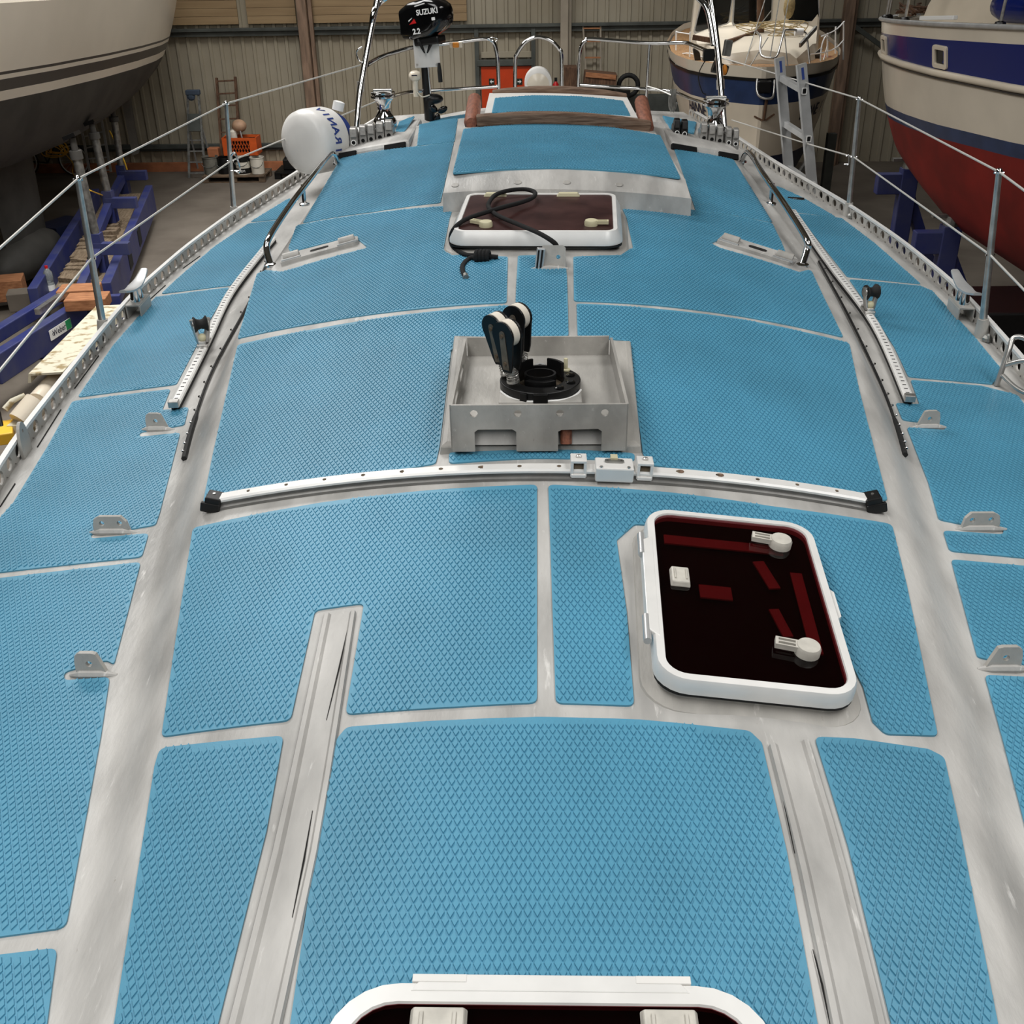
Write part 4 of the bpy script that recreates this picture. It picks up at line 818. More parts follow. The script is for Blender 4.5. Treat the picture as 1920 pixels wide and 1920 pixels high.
winch((722, 233), 7.2, 'chrome self-tailing winch on the pod beside the white canister', 1.2); winch((1338, 250), 7.1, 'chrome self-tailing winch behind the triple rope clutch', 1.25)

# --- white canister
cc = Vector(hity(574, 267, 6.75)); n = Vector((-.50, -.84, .05)).normalized(); R = n.to_track_quat('Z', 'Y').to_matrix(); r = .192
t = thing('life_raft_canister', 'round white canister with blue lettering hung outside the rail', 'canister', tuple(cc))
mb = MB(); mb.lathe([(.16, -.20), (r*.97, -.185), (r, -.16), (r, -.02), (r*.96, .018), (r*.80, .045), (r*.5, .060), (.02, .066)], 40, cc, R); build('shell', mb, 'white_gel', t, smooth=40)
mb = MB(); mb.lathe([(r*.80, -.20), (r*.78, -.27), (r*.5, -.29)], 28, cc, R); build('blue_cover', mb, 'text_blue', t, smooth=40)
mb = MB(); q = cc+R @ Vector((0, 0, -.24)); up = Vector((.05, .02, .17)); mb.lathe([(.035, 0), (.035, .05), (.02, .055)], 14, q+up*.95, up.to_track_quat('Z', 'Y').to_matrix()); build('white_cap', mb, 'white', t, smooth=40)
mb = MB(); mb.sphere(q+Vector((.17, 0, .03)), .045, 10, 7, (1, 1, .7)); build('rope_bundle', mb, 'white', t, smooth=60)
ax = R @ Vector((0, 0, 1)); word = 'UIRANIV'
vright = Vector((1, 0, 0)); e1 = (vright-ax*vright.dot(ax)).normalized(); e2 = ax.cross(e1)
if e2.z < 0: e2 = -e2
for k, chx in enumerate(word):
    a = rad(-30+k*17); rd = e1*math.cos(a)+e2*math.sin(a); tg = -e1*math.sin(a)+e2*math.cos(a)
    o = cc+rd*(r+.0012)+ax*(-.075); M = Matrix(((tg.x, -ax.x, rd.x, o.x), (tg.y, -ax.y, rd.y, o.y), (tg.z, -ax.z, rd.z, o.z), (0, 0, 0, 1)))
    txt(chx, .075, 'text_blue', 'letter', t, M, bold=.002)

# --- chrome arch legs, pushpit
def tubes(name, label, cat, groups, r=.0125, m='chrome'):
    t = thing(name, label, cat, tuple(hity(*groups[0][1][0])))
    for nm, pts, *rr in groups:
        mb = MB(); mb.tube(spline([hity(*p) for p in pts], 6), rr[0] if rr else r, 10); build(nm, mb, m, t, smooth=60)
    return t
t = tubes('gantry_leg', 'double chrome gantry leg rising beside the white canister', 'gantry', [('main_tube', [(668, 246, 7.5), (674, 180, 7.6), (684, 120, 7.7), (699, 40, 7.8), (716, -40, 7.9)], .020), ('branch_tube', [(696, 60, 7.8), (700, 24, 7.8), (712, 5, 7.9), (735, -12, 7.9)], .018), ('clip', [(682, 120, 7.7), (672, 112, 7.7), (669, 96, 7.7), (679, 88, 7.7)], .005)])
mb = MB(); p = Vector(hity(676, 162, 7.65)); mb.tube([p-Vector((.004, 0, .03)), p+Vector((.004, 0, .03))], .026, 12); build('joint_sleeve', mb, 'steel', t, smooth=60)
t = tubes('gantry_leg', 'double chrome gantry leg rising behind the ladder-side winch', 'gantry', [('main_tube', [(1358, 240, 7.5), (1352, 170, 7.6), (1346, 100, 7.7), (1336, 20, 7.8), (1326, -40, 7.9)], .021), ('branch_tube', [(1338, 85, 7.7), (1332, 45, 7.75), (1322, 10, 7.8), (1295, -15, 7.9)], .019)])
mb = MB(); p = Vector(hity(1351, 158, 7.65)); mb.tube([p-Vector((-.004, 0, .03)), p+Vector((-.004, 0, .03))], .028, 12); build('joint_sleeve', mb, 'steel', t, smooth=60)
mb = MB(); p = Vector(hity(1364, 90, 7.75)); mb.box(p, (.055, .03, .10), rotm((0, .12, .3))); build('lamp_back', mb, 'galv', t, bevel=.006)
mb = MB(); p = Vector(hity(1329, 103, 7.8)); mb.box(p, (.075, .06, .07)); mb.tube(spline([p, p+Vector((-.06, 0, -.12)), p+Vector((-.03, 0, -.23)), p+Vector((0, 0, -.25))], 5), .004, 6); build('black_clamp', mb, 'black', t, bevel=.01)
mb = MB(); p = Vector(hity(1350, 130, 7.8)); mb.tube([p+Vector((-.05, 0, .02)), p+Vector((.05, 0, -.01))], .035, 12, rr=[.04, .03]); build('lamp_body', mb, 'black', t, smooth=50)
mb = MB(); p = Vector(hity(1358, 131, 7.78)); mb.sphere(p, .035, 12, 8, (.6, 1, 1)); build('orange_lens', mb, 'orange', t, smooth=60)
tubes('pushpit_rail', 'curved stainless pushpit rail carrying the outboard motor', 'pushpit', [
 ('top_rail', [(688, 122, 8.2), (712, 108, 8.6), (738, 99, 9.0), (780, 88, 9.3), (850, 80, 9.4), (905, 73, 9.45), (922, 76, 9.45), (930, 92, 9.45), (934, 130, 9.45), (936, 215, 9.45)], .016),
 ('mid_rail', [(733, 181, 8.6), (765, 173, 9.2), (805, 170, 9.35), (870, 166, 9.4), (935, 162, 9.45)], .014), ('post', [(800, 112, 9.35), (806, 170, 9.35), (810, 240, 9.35)], .014), ('eye', [(916, 72, 9.45), (926, 70, 9.45), (933, 74, 9.45), (928, 79, 9.45)], .004)])
tubes('pushpit_rail', 'straight stainless pushpit rail on the wheelhouse-boat side of the gap', 'pushpit', [
 ('top_rail', [(1084, 215, 9.45), (1085, 130, 9.45), (1089, 90, 9.45), (1098, 76, 9.45), (1112, 73, 9.45), (1218, 81, 9.4), (1280, 80, 9.3), (1300, 85, 9.1), (1340, 102, 8.4)], .015),
 ('mid_rail', [(1088, 159, 9.45), (1150, 163, 9.4), (1215, 167, 9.4), (1262, 172, 9.3), (1290, 183, 9.0), (1310, 190, 8.6), (1345, 200, 8.0)], .013), ('post', [(1218, 82, 9.4), (1213, 165, 9.4), (1209, 240, 9.4)], .013)])
tubes('boarding_arch', 'small stainless boarding arch in the gap of the pushpit', 'arch', [('hoop', [(966, 230, 9.7), (966, 120, 9.7), (970, 100, 9.7), (984, 80, 9.7), (1000, 71, 9.7), (1015, 70, 9.7), (1034, 77, 9.7), (1048, 92, 9.7), (1053, 110, 9.7), (1054, 230, 9.7)], .017)])
tag(build('cord', MB().tube(spline([hity(1214, 162, 9.3), hity(1235, 168, 9.2), hity(1258, 178, 9.1)], 4), .006, 6), 'wire', None), 'short white cord tied to the pushpit post', 'cord')
mb = MB(); p = Vector(hity(1262, 172, 9.15))
for k in range(5): mb.tube(spline([p+Vector((.01*k-.02, 0, .02)), p+Vector((.012*k-.03, -.02, -.06)), p+Vector((.01*k-.02, -.02, -.13-.02*(k % 2))), p+Vector((.01*k, 0, -.08))], 4), .007, 5)
tag(build('hanging_line', mb, 'galv', None), 'bundle of thin line hanging from the pushpit rail', 'rope')
# white dome, GPS, nav light
c = Vector(hity(1009, 166, 8.7)); t = thing('stern_light_dome', 'white domed lamp with a rounded rim standing behind the hood', 'lamp', tuple(c))
rows = []
for y, rr_ in ((-.05, .098), (-.045, .104), (.05, .104), (.12, .06), (.13, .03)): rows.append([c+Vector((rr_*math.cos(a), y, .045+rr_*math.sin(a)*1.05)) for a in np.linspace(-.35, PI+.35, 22)])
mb = MB(); mb.loft(rows); build('housing', mb, 'white_gel', t, smooth=50)
rows = [[c+Vector((q*.085*math.cos(a), -.055-.03*(1-q), .03+q*.085*math.sin(a))) for a in np.linspace(-.3, PI+.3, 20)] for q in (1, .7, .3)]
mb = MB(); mb.loft(rows); build('lens', mb, 'cream_gel', t, smooth=60)
mb = MB(); mb.box(c+Vector((0, 0, .004)), (.20, .13, .05)); build('foot', mb, 'white_gel', t, bevel=.015)
c = Vector(hity(780, 176, 9.15)); t = thing('gps_antenna', 'cream mushroom-shaped antenna clamped to the lower pushpit rail', 'antenna', tuple(c))
mb = MB(); mb.lathe([(.02, -.02), (.022, .09), (.026, .10)], 14, c); build('stem', mb, 'cream_gel', t, smooth=50)
mb = MB(); mb.lathe([(.026, .10), (.045, .115), (.050, .13), (.050, .145), (.040, .165), (.015, .175)], 20, c); build('cap', mb, 'cream_gel', t, smooth=50)
mb = MB(); mb.box(c+Vector((0, -.049, .145)), (.045, .003, .008)); build('print', mb, 'text_dark', t)
mb = MB(); mb.tube(spline([c+Vector((.01, -.02, .02)), c+Vector((.05, -.02, -.02)), c+Vector((.11, 0, -.01))], 5), .005, 6); build('cable', mb, 'cream_gel', t)
c = Vector(hity(855, 84, 9.38)); t = thing('side_lamp', 'small orange lamp on a white base screwed to the pushpit top rail', 'lamp', tuple(c))
mb = MB(); mb.box(c, (.105, .03, .045)); build('base', mb, 'cream_gel', t, bevel=.006); mb = MB(); mb.box(c+Vector((0, -.02, 0)), (.05, .03, .038)); build('lens', mb, 'orange', t, bevel=.006)
# --- outboard motor
yo = 9.25; C0 = Vector(hity(800, 36, yo)); px = (hity(801, 36, yo)-hity(800, 36, yo))[0]
t = thing('outboard_motor', 'black outboard motor clamped to a white board on the pushpit', 'outboard motor', tuple(C0))
ang = rad(-20); Ry = Matrix.Rotation(ang, 3, 'Z'); Rt = Matrix.Rotation(rad(-7), 3, 'Y')
def oc(x, y, z): return C0+Ry @ (Rt @ Vector((x, y, z)))
rows = []
for x, w, zl, zh in ((-.205, .09, -.10, .06), (-.19, .125, -.125, .095), (-.10, .145, -.135, .135), (.05, .145, -.125, .150), (.15, .125, -.085, .125), (.20, .09, -.045, .09), (.215, .06, -.01, .06)):
    rows.append([oc(x, yy, zz) for yy, zz in rrect(w*2*.8, zh-zl, min(.05, w*.4), 4, 0, (zl+zh)/2)])
mb = MB(); mb.loft(rows); cw = build('cowl', mb, 'black_gloss', t, smooth=45)
def side(xc, zc_, dy=0): # plate frame on the cowl's near side
    o = oc(xc, -.118+dy, zc_); ex = Ry @ (Rt @ Vector((1, 0, 0))); ey = Ry @ (Rt @ Vector((0, 0, 1))); return frame_M(o, ex, ey)
txt('SUZUKI', .055, 'white', 'lettering', cw, side(.07, .055, -.004), bold=.0015); txt('2.2', .055, 'white', 'lettering', cw, side(-.045, -.075, -.004), bold=.002)
mb = MB(); mb.prism([(-.03, -.02), (.035, -.015), (.02, .018), (.0, .0)], 0, .002, side(-.07, .0, -.004)); build('red_flash', mb, 'red', cw); mb = MB(); mb.prism([(-.03, 0), (.0, .02), (.005, .028), (-.03, .01)], 0, .0025, side(-.07, .0, -.004)); mb.prism([(-.05, 0), (.04, .012), (.04, .02), (-.05, .008)], 0, .002, side(0.02, .10, -.003)); build('white_stripe', mb, 'white', cw)
mb = MB(); mb.prism(rrect(.03, .022, .004, 2), 0, .002, side(.115, -.0, -.004)); build('label_sticker', mb, 'white', cw)
mb = MB(); mb.box(oc(-.207, 0, -.02), (.01, .12, .14), Ry); mb.tube([oc(-.213, -.03, .03), oc(-.213, -.035, -.06)], .004, 6); build('front_panel', mb, 'black', t, bevel=.01)
mb = MB(); mb.box(oc(-.0, .0, -.155), (.22, .15, .06), Ry @ Rt); build('lower_pan', mb, 'black', t, bevel=.015)
bp = Vector(hity(800, 98, yo)); mb = MB(); mb.box(bp, (.205, .03, .225), rotm((0, -.03, .05))); bd = build('mounting_board', mb, 'white_gel', t, bevel=.006)
mb = MB()
for sx in (-.08, .08):
    for sz in (-.09, .09): mb.lathe([(.010, 0), (.010, .005)], 10, bp+Vector((sx, -.016, sz)), rotm((PI/2, 0, 0)))
build('board_bolt', mb, 'steel', bd)
for sx, k in ((-.055, 1), (.055, -1)):
    mb = MB(); q = bp+Vector((sx, -.03, .13)); mb.bar(q+Vector((0, .01, .05)), q+Vector((k*.005, -.01, -.055)), .036, .04); mb.tube([q+Vector((k*.008, -.02, -.05)), q+Vector((k*.045, -.035, -.13))], .014, 8, rr=[.018, .006]); build('clamp_screw', mb, 'black', t, bevel=.003)
mb = MB(); mb.box(bp+Vector((0, -.0, .165)), (.13, .07, .08)); build('swivel_bracket', mb, 'black', t, bevel=.012)
lg = bp+Vector((-.03, .05, -.11)); mb = MB(); mb.tube([lg+Vector((0, 0, .2)), lg+Vector((0, .01, -.05)), lg+Vector((.012, .03, -.42))], .024, 10, rr=[.03, .026, .034]); build('shaft_leg', mb, 'black', t, smooth=60)
mb = MB(); q = Vector(hity(814, 200, yo+.08)); mb.sphere(q+Vector((0, 0, .06)), .075, 14, 8, (1.05, .7, .55)); mb.tube([q+Vector((-.04, 0, .05)), q+Vector((-.04, 0, -.12))], .045, 10); build('gear_housing', mb, 'black', t, smooth=60)
for k in range(3):
    a = 2*PI*k/3+.4; mb = MB(); mb.sphere(q+Vector((.03+.045*math.cos(a), -.03, -.04+.05*math.sin(a))), .045, 10, 6, (1, .2, .6), rotm((0, -a, .3))); build('propeller_blade', mb, 'black_gloss', t, smooth=60)
mb = MB(); mb.tube([Vector(hity(823, 118, yo-.1)), Vector(hity(824, 132, yo-.1)), Vector(hity(826, 154, yo-.1))], .016, 10, rr=[.011, .018, .018]); build('tiller_handle', mb, 'rubber', t, smooth=60)
#@@END3
# ================================================================== THE HALL
mat('concrete', (112, 104, 94), .8, rgb2=(92, 84, 75), scale=1.1, detail=8, bump=.1, bscale=30)
mat('sheet_metal', (168, 160, 142), .55, rgb2=(152, 143, 124), scale=.7, detail=5)
mat('sandwich', (164, 140, 106), .6, rgb2=(148, 124, 92), scale=2, stretch=(.3, 1, 6))
mat('girt', (84, 88, 84), .6, var=.2, scale=3)
mat('column', (150, 124, 104), .7, var=.25, scale=4, stretch=(3, 3, .5))
mat('column_beige', (166, 156, 140), .7, var=.1, scale=2)
mat('door_red', (206, 66, 20), .5, var=.06)
mat('base_orange', (184, 116, 78), .8, var=.2, scale=3)
mat('sign_green', (36, 44, 36), .5)
mat('hall_dark', (62, 58, 52), .8)
mat('ceiling_pale', (140, 138, 130), .8)
mat('skylight', (235, 238, 240), .4, trans=.3)
mat('wood_old', (106, 78, 58), .8, rgb2=(72, 50, 36), scale=6, stretch=(6, 6, 1))
mat('wood_board', (176, 122, 84), .8, rgb2=(140, 92, 60), scale=6, stretch=(1, 6, 6))
mat('wood_grey', (134, 118, 98), .85, rgb2=(98, 82, 64), scale=7, stretch=(6, 1, 6))
mat('crate_orange', (216, 92, 34), .5, var=.1)
mat('ball', (196, 158, 128), .6, var=.15)
mat('bucket_grey', (136, 134, 124), .55, .3, var=.2)
mat('bucket_white', (224, 218, 204), .5, var=.08)
mat('hose_yellow', (232, 182, 54), .5)
mat('trailer_blue', (42, 50, 106), .5, rgb2=(66, 70, 104), scale=3, spec=.4)
mat('antifoul_grey', (76, 74, 70), .7, var=.2, scale=2)
mat('stripe_grey', (74, 70, 66), .4)
mat('antifoul_red', (140, 34, 26), .7, var=.2, scale=2)
mat('navy', (18, 34, 104), .16, spec=.35)
mat('navy_dull', (44, 62, 100), .3, var=.15)
mat('navy_dark', (20, 30, 62), .5)
mat('win_dark', (22, 24, 24), .08, coat=.3)
mat('teak_deck', (156, 122, 84), .8, rgb2=(128, 96, 64), scale=8, stretch=(12, 1, 1))
mat('rope_tan', (186, 164, 118), .8, var=.2, scale=30)
mat('beige_paint', (206, 200, 180), .5, rgb2=(150, 132, 96), scale=9, ramp=(.52, .62))
mat('pet', (200, 206, 206), .12, trans=.7)
mat('pallet', (120, 100, 80), .85, var=.3, scale=5)
mat('teal', (60, 140, 120), .5)
mat('rag', (70, 82, 98), .9)
mat('green', (30, 150, 90), .5)

def struct(name, mb, m, label=None, **k):
    o = build(name, mb, m, None, **k); o['kind'] = 'structure'
    if label: o['label'] = label
    return o
X0, X1, Y0 = -17., 11.5, -14.
mb = MB(); mb.add([(X0, Y0, FLOOR), (X1, Y0, FLOOR), (X1, WALLY+.2, FLOOR), (X0, WALLY+.2, FLOOR)], [(0, 1, 2, 3)]); struct('floor', mb, 'concrete', 'dusty grey-brown concrete floor of the boat hall')
mb = MB(); mb.box(((X0+X1)/2, (Y0+WALLY)/2, CEIL+.1), (X1-X0, WALLY-Y0, .2)); struct('ceiling', mb, 'ceiling_pale', 'pale sheet roof of the boat hall')
for k, (c, s) in enumerate(SKY): mb = MB(); mb.box((c[0], c[1], CEIL-.03), (s[0], s[1], .06)); struct('window_%d' % (k+1), mb, 'skylight', 'unseen translucent roof light strip above the boats, placed for its light')
for nm, c, d in (('wall_left', (X0-.1, (Y0+WALLY)/2, 1.1), (.2, WALLY-Y0, CEIL-FLOOR)), ('wall_right', (X1+.1, (Y0+WALLY)/2, 1.1), (.2, WALLY-Y0, CEIL-FLOOR)), ('wall_front', ((X0+X1)/2, Y0-.1, 1.1), (X1-X0, .2, CEIL-FLOOR))):
    mb = MB(); mb.box(c, d); struct(nm, mb, 'hall_dark')
# corrugated back wall
pts = []; x = X0
while x < X1:
    pts += [(x, WALLY), (x+.145, WALLY), (x+.16, WALLY-.035), (x+.22, WALLY-.035)]; x += .235
mb = MB(); mb.loft([[(a, b, FLOOR) for a, b in pts], [(a, b, CEIL) for a, b in pts]], cap=False, ringclosed=False); wb = struct('wall_back', mb, 'sheet_metal', 'corrugated grey-beige metal wall behind the boats')
GZ = hity(880, 48, WALLY)[2]
for j, z in enumerate(np.arange(GZ+.10, GZ+2.4, .155)):
    for xa, xb in ((-7.6-8, -6.25), (-6.05, -5.02), (-4.82, -1.42)):
        if j > 3 and xa < -7: continue
        mb = MB(); mb.box(((xa+xb)/2, WALLY-.075, z+.0765), (xb-xa, .05, .150)); build('wall_plank', mb, 'sandwich', wb, bevel=.004)
def trim(n, mb, m, label): return struct('trim_%d' % n, mb, m, label, bevel=.006)
mb = MB(); mb.box(((X0+X1)/2, WALLY-.12, GZ-.0), (X1-X0, .16, .06)); mb.box(((X0+X1)/2, WALLY-.09, GZ-.08), (X1-X0, .10, .10)); trim(1, mb, 'girt', 'dark steel girt running along the corrugated wall')
lz = hity(420, 272, WALLY)[2]; mb = MB(); mb.box((-7.2, WALLY-.09, lz), (14.5, .12, .09)); mb.box((-7.2, WALLY-.06, lz-.07), (14.5, .06, .06)); trim(2, mb, 'girt', 'low dark steel girt behind the step ladder')
mb = MB(); mb.box((-9.5, WALLY-.12, FLOOR+.09), (10.6, .14, .18)); struct('baseboard_back', mb, 'base_orange', 'orange-brown timber baseboard at the foot of the corrugated wall')
for n, px, w, m, lab in ((3, 568, .20, 'column', 'brown leaning-looking steel column behind the white canister'), (4, 1058, .16, 'column_beige', 'beige steel column beside the orange door'), (5, 1590, .20, 'column', 'brown steel column between the two moored boats')):
    xx = hity(px, 30, WALLY-.3)[0]; mb = MB(); mb.box((xx, WALLY-.32, 1.1), (w, .22, CEIL-FLOOR)); mb.box((xx+w*.75, WALLY-.25, 1.1), (w*.4, .10, CEIL-FLOOR)); trim(n, mb, m, lab)
mb = MB(); mb.bar(hity(1592, 42, WALLY-.25), hity(1665, 95, WALLY-.25), .09, .09); trim(6, mb, 'girt', 'diagonal steel brace at the foot of the brown column')
for n, px in ((7, 894), (8, 1000)):
    xx = hity(px, 90, WALLY-.1)[0]; mb = MB(); mb.box((xx, WALLY-.10, (GZ+FLOOR)/2), (.09, .12, GZ-FLOOR)); trim(n, mb, 'girt', 'dark post framing the orange door')
mb = MB(); a, b = hity(895, 118, WALLY-.1), hity(1000, 118, WALLY-.1); mb.box(((a[0]+b[0])/2, WALLY-.10, a[2]), (b[0]-a[0], .14, .12)); trim(9, mb, 'girt', 'dark lintel above the orange door')
mb = MB(); a, b = hity(902, 106, WALLY-.06), hity(997, 106, WALLY-.06); mb.box(((a[0]+b[0])/2, WALLY-.05, a[2]+.03), (b[0]-a[0], .06, .12)); trim(10, mb, 'sheet_metal', 'bent metal flashing above the orange door')
a, b = hity(902, 125, WALLY-.1), hity(996, 125, WALLY-.1); DX, DW = (a[0]+b[0])/2, b[0]-a[0]
mb = MB(); mb.box((DX, WALLY-.08, (a[2]+FLOOR)/2), (DW, .06, a[2]-FLOOR)); dr = struct('door_1', mb, 'door_red', 'orange-red hall door with two arrow signs')
for px, s in ((922, -1), (974, 1)):
    p = hity(px, 153, WALLY-.12); mb = MB(); mb.box((p[0], p[1], p[2]), (.12, .012, .12)); build('arrow_sign', mb, 'sign_green', dr)
    mb = MB(); M = frame_M((p[0], p[1]-.008, p[2]), (1, 0, 0), (0, 0, 1)); mb.prism([(s*.042, 0), (0, .04), (s*.006, .012), (-s*.04, .012), (-s*.04, -.012), (s*.006, -.012), (0, -.04)], 0, .004, M); build('arrow', mb, 'white', dr)
mb = MB(); mb.box((hity(985, 185, WALLY-.12)[0], WALLY-.13, -2.3), (.03, .05, .14)); build('door_handle', mb, 'steel', dr)

# ---------------------------------------------------------------- things along the back wall
def ladder(name, label, bl, tl, br, tr, rungs, w, m, mr=None, tw=.03):
    bl, tl, br, tr = map(Vector, (bl, tl, br, tr)); t = thing(name, label, 'ladder', tuple((bl+br)/2)); ac = (br-bl).normalized(); nn = ac.cross(tl-bl).normalized()
    for a, b in ((bl, tl), (br, tr)): mb = MB(); mb.bar(a, b, w, tw, nn); build('stile', mb, m, t)
    for f in rungs: mb = MB(); mb.bar(bl.lerp(tl, f), br.lerp(tr, f), .035, .03, tl-bl); build('rung', mb, mr or m, t)
    return t
yL = WALLY-.25
b0, t0 = hity(418, 322, yL-.5), hity(406, 146, yL); b1, t1 = hity(452, 322, yL-.5), hity(441, 144, yL); b0[2] = b1[2] = FLOOR
ladder('wooden_ladder', 'old dark wooden ladder leaning on the wall behind the orange crate', b0, t0, b1, t1, [.17, .31, .45, .585, .72, .84, .965], .05, 'wood_old', tw=.06)
ys = WALLY-.9; s0, s1 = Vector(hity(353, 322, ys)), Vector(hity(384, 322, ys)); s0.z = s1.z = FLOOR
k0, k1 = Vector(hity(352, 175, ys+.45)), Vector(hity(372, 175, ys+.45))
t = ladder('step_ladder', 'grey aluminium step ladder with a blue rag on top, before the corrugated wall', s0, k0, s1, k1, [.06, .19, .32, .45, .58], .05, 'galv')
mb = MB(); mb.box((s0.lerp(k0, .66)+s1.lerp(k1, .66))/2+Vector((0, -.02, .0)), ((k1-k0).length*1.1, .05, .36), rotm((-.3, 0, 0))); build('platform', mb, 'girt', t)
mb = MB(); mb.box((k0+k1)/2+Vector((0, 0, .02)), ((k1-k0).length*1.3, .14, .10)); mb.sphere((k0+k1)/2+Vector((-.05, -.02, -.06)), .10, 10, 6, (1, .5, .9)); build('blue_rag', mb, 'rag', t, bevel=.02)
for s_, k_ in ((s0, k0), (s1, k1)): mb = MB(); bk = s_+Vector((0, .75, 0)); mb.bar(bk, s_.lerp(k_, .62), .035, .025); build('rear_leg', mb, 'alu', t)
# pallets
def pallet(px0, px1, pyb, y, label, dark=False):
    a, b = Vector(hity(px0, pyb, y)), Vector(hity(px1, pyb, y)); w = b.x-a.x; t = thing('pallet', label, 'pallet', (a.x+w/2, y, FLOOR)); m = 'pallet' if not dark else 'black'
    for xx in (a.x+.06, a.x+w/2, b.x-.06):
        for yy in (y+.06, y+.65): mb = MB(); mb.box((xx, yy, FLOOR+.065), (.13, .12, .11)); build('block', mb, m, t)
    for yy in np.linspace(y+.03, y+.72, 6): mb = MB(); mb.box((a.x+w/2, yy, FLOOR+.135), (w, .10, .03)); build('board', mb, m, t)
    for yy in (y+.06, y+.65): mb = MB(); mb.box((a.x+w/2, yy, FLOOR+.01), (w, .10, .02)); build('runner', mb, m, t)
    return t
yP = hitz(440, 343, FLOOR)[1]; pallet(381, 497, 343, yP, 'worn wooden pallet carrying buckets and the orange crate'); pallet(516, 600, 336, yP+.3, 'black pallet by the wall behind the white canister', True)
PZ = FLOOR+.15
def bucket(px, r, h, m, label, y, top=1.12, extra=None):
    c = Vector((hity(px, 320, y)[0], y, PZ)); t = thing('bucket', label, 'bucket', tuple(c))
    mb = MB(); mb.lathe([(r, 0), (r*top, h), (r*top*1.05, h), (r*top*1.05, h-.02)], 20, c, cap=False); mb.lathe([(r*.98, .01), (.01, .01)], 20, c); build('shell', mb, m, t, smooth=40)
    mb = MB(); mb.lathe([(r*top*.97, h-.04), (.01, h-.04)], 16, c); build('contents', mb, 'black', t)
    mb = MB(); mb.tube([c+Vector((r*top*math.cos(a), -r*1.05, h*.75-.12*math.sin(a))) for a in np.linspace(0, PI, 12)], .006, 5); build('handle', mb, 'girt', t)
    return t, c
bucket(397, .15, .36, 'bucket_grey', 'dented grey metal bucket at the pallet corner by the step ladder', yP+.25)
bucket(423, .14, .34, 'black', 'black bucket between the metal bucket and the printed tub', yP+.28, 1.05)
tb2, cb2 = bucket(457, .15, .40, 'bucket_white', 'white and black printed tub under the orange crate', yP+.22, 1.05)
mb = MB(); mb.lathe([(.1545, .02), (.1575, .13)], 20, cb2, cap=False); mb.lathe([(.160, .26), (.162, .385)], 20, cb2, cap=False); build('dark_band', mb, 'black', tb2)
txt('HEM', .075, 'white', 'lettering', tb2, frame_M(cb2+Vector((0, -.164, .075)), (1, 0, 0), (0, 0, 1)))
bucket(484, .135, .34, 'bucket_white', 'plain white bucket with a wire handle at the pallet edge', yP+.24, 1.1)
# orange crate on a dark tub stack
cz = hity(450, 291, yP+.35)[2]; ctop = hity(450, 258, yP+.35)[2]; xa, xb = hity(419, 280, yP+.3)[0], hity(481, 280, yP+.3)[0]; yc = yP+.32; H = ctop-cz; W = xb-xa; xm = (xa+xb)/2
mb = MB(); mb.box((xm-.03, yc+.2, (PZ+cz)/2), (W*.62, .34, cz-PZ+.01)); tag(build('dark_box', mb, 'black', None, bevel=.02), 'dark box under the orange crate on the pallet', 'box')
t = thing('orange_crate', 'orange plastic crate with a lattice side, filled with junk', 'crate', (xm, yc, cz))
mb = MB(); mb.box((xm, yc+.2, cz+.01), (W*.9, .38, .02)); build('bottom', mb, 'crate_orange', t)
for yy in (yc, yc+.4):
    for px0, px1 in ((-.5, -.32), (.30, .5)): mb = MB(); mb.box((xm+W*(px0+px1)/2, yy, cz+H/2), (W*(px1-px0), .025, H)); build('corner_panel', mb, 'crate_orange', t)
    for zz in (cz+.03, ctop-.03): mb = MB(); mb.box((xm, yy, zz), (W, .028, .06)); build('rim', mb, 'crate_orange', t)
    mb = MB()
    for k in range(-3, 4):
        for s in (-1, 1): mb.bar((xm+k*.062-s*.05, yy, cz+.05), (xm+k*.062+s*.05, yy, ctop-.05), .012, .012)
    build('lattice', mb, 'crate_orange', t, kind='stuff')
mb = MB(); mb.box((xm, yc+.2, cz+H*.45), (W*.86, .30, H*.84)); build('dark_filler', mb, 'black', t)  # black block added so the lattice holes look dark
for xx in (xa, xb): mb = MB(); mb.box((xx, yc+.2, cz+H/2), (.025, .42, H)); build('end_panel', mb, 'crate_orange', t)
mb = MB(); mb.sphere((hity(448, 232, yc+.2)[0], yc+.2, hity(448, 236, yc+.2)[2]), .155, 18, 12, (1, 1, .85)); tag(build('buoy', mb, 'ball', None, smooth=60), 'faded tan buoy lying on top of the orange crate', 'buoy')
p = Vector(hity(438, 252, yc+.15)); mb = MB(); mb.lathe([(.075, -.14), (.075, .06), (.04, .10)], 14, p); tag(build('jug', mb, 'bucket_white', None, smooth=40), 'white jug with blue lid standing in the orange crate', 'jug')
p = Vector(hity(451, 246, yc+.1)); mb = MB(); mb.tube([p+Vector((-.02, 0, .1)), p+Vector((.02, 0, -.18))], .016, 8); tag(build('metal_rod', mb, 'alu', None), 'bright metal rod sticking out of the orange crate', 'rod')
p = Vector(hity(402, 290, yP+.5)); mb = MB(); mb.box(p+Vector((0, 0, -.1)), (.24, .2, .5)); tag(build('orange_block', mb, 'base_orange', None, bevel=.02), 'brown-orange block behind the grey metal bucket', 'block')
p = Vector(hity(560, 322, yP+.55)); t = thing('battery_pack', 'black junk boxes stacked on the black pallet', 'box', (p.x, p.y, PZ))
for dx, h in ((-.2, .22), (.08, .28), (.32, .2)): mb = MB(); mb.box((p.x+dx, p.y+.1, PZ+h/2), (.24, .25, h)); build('case', mb, 'black', t, bevel=.02)
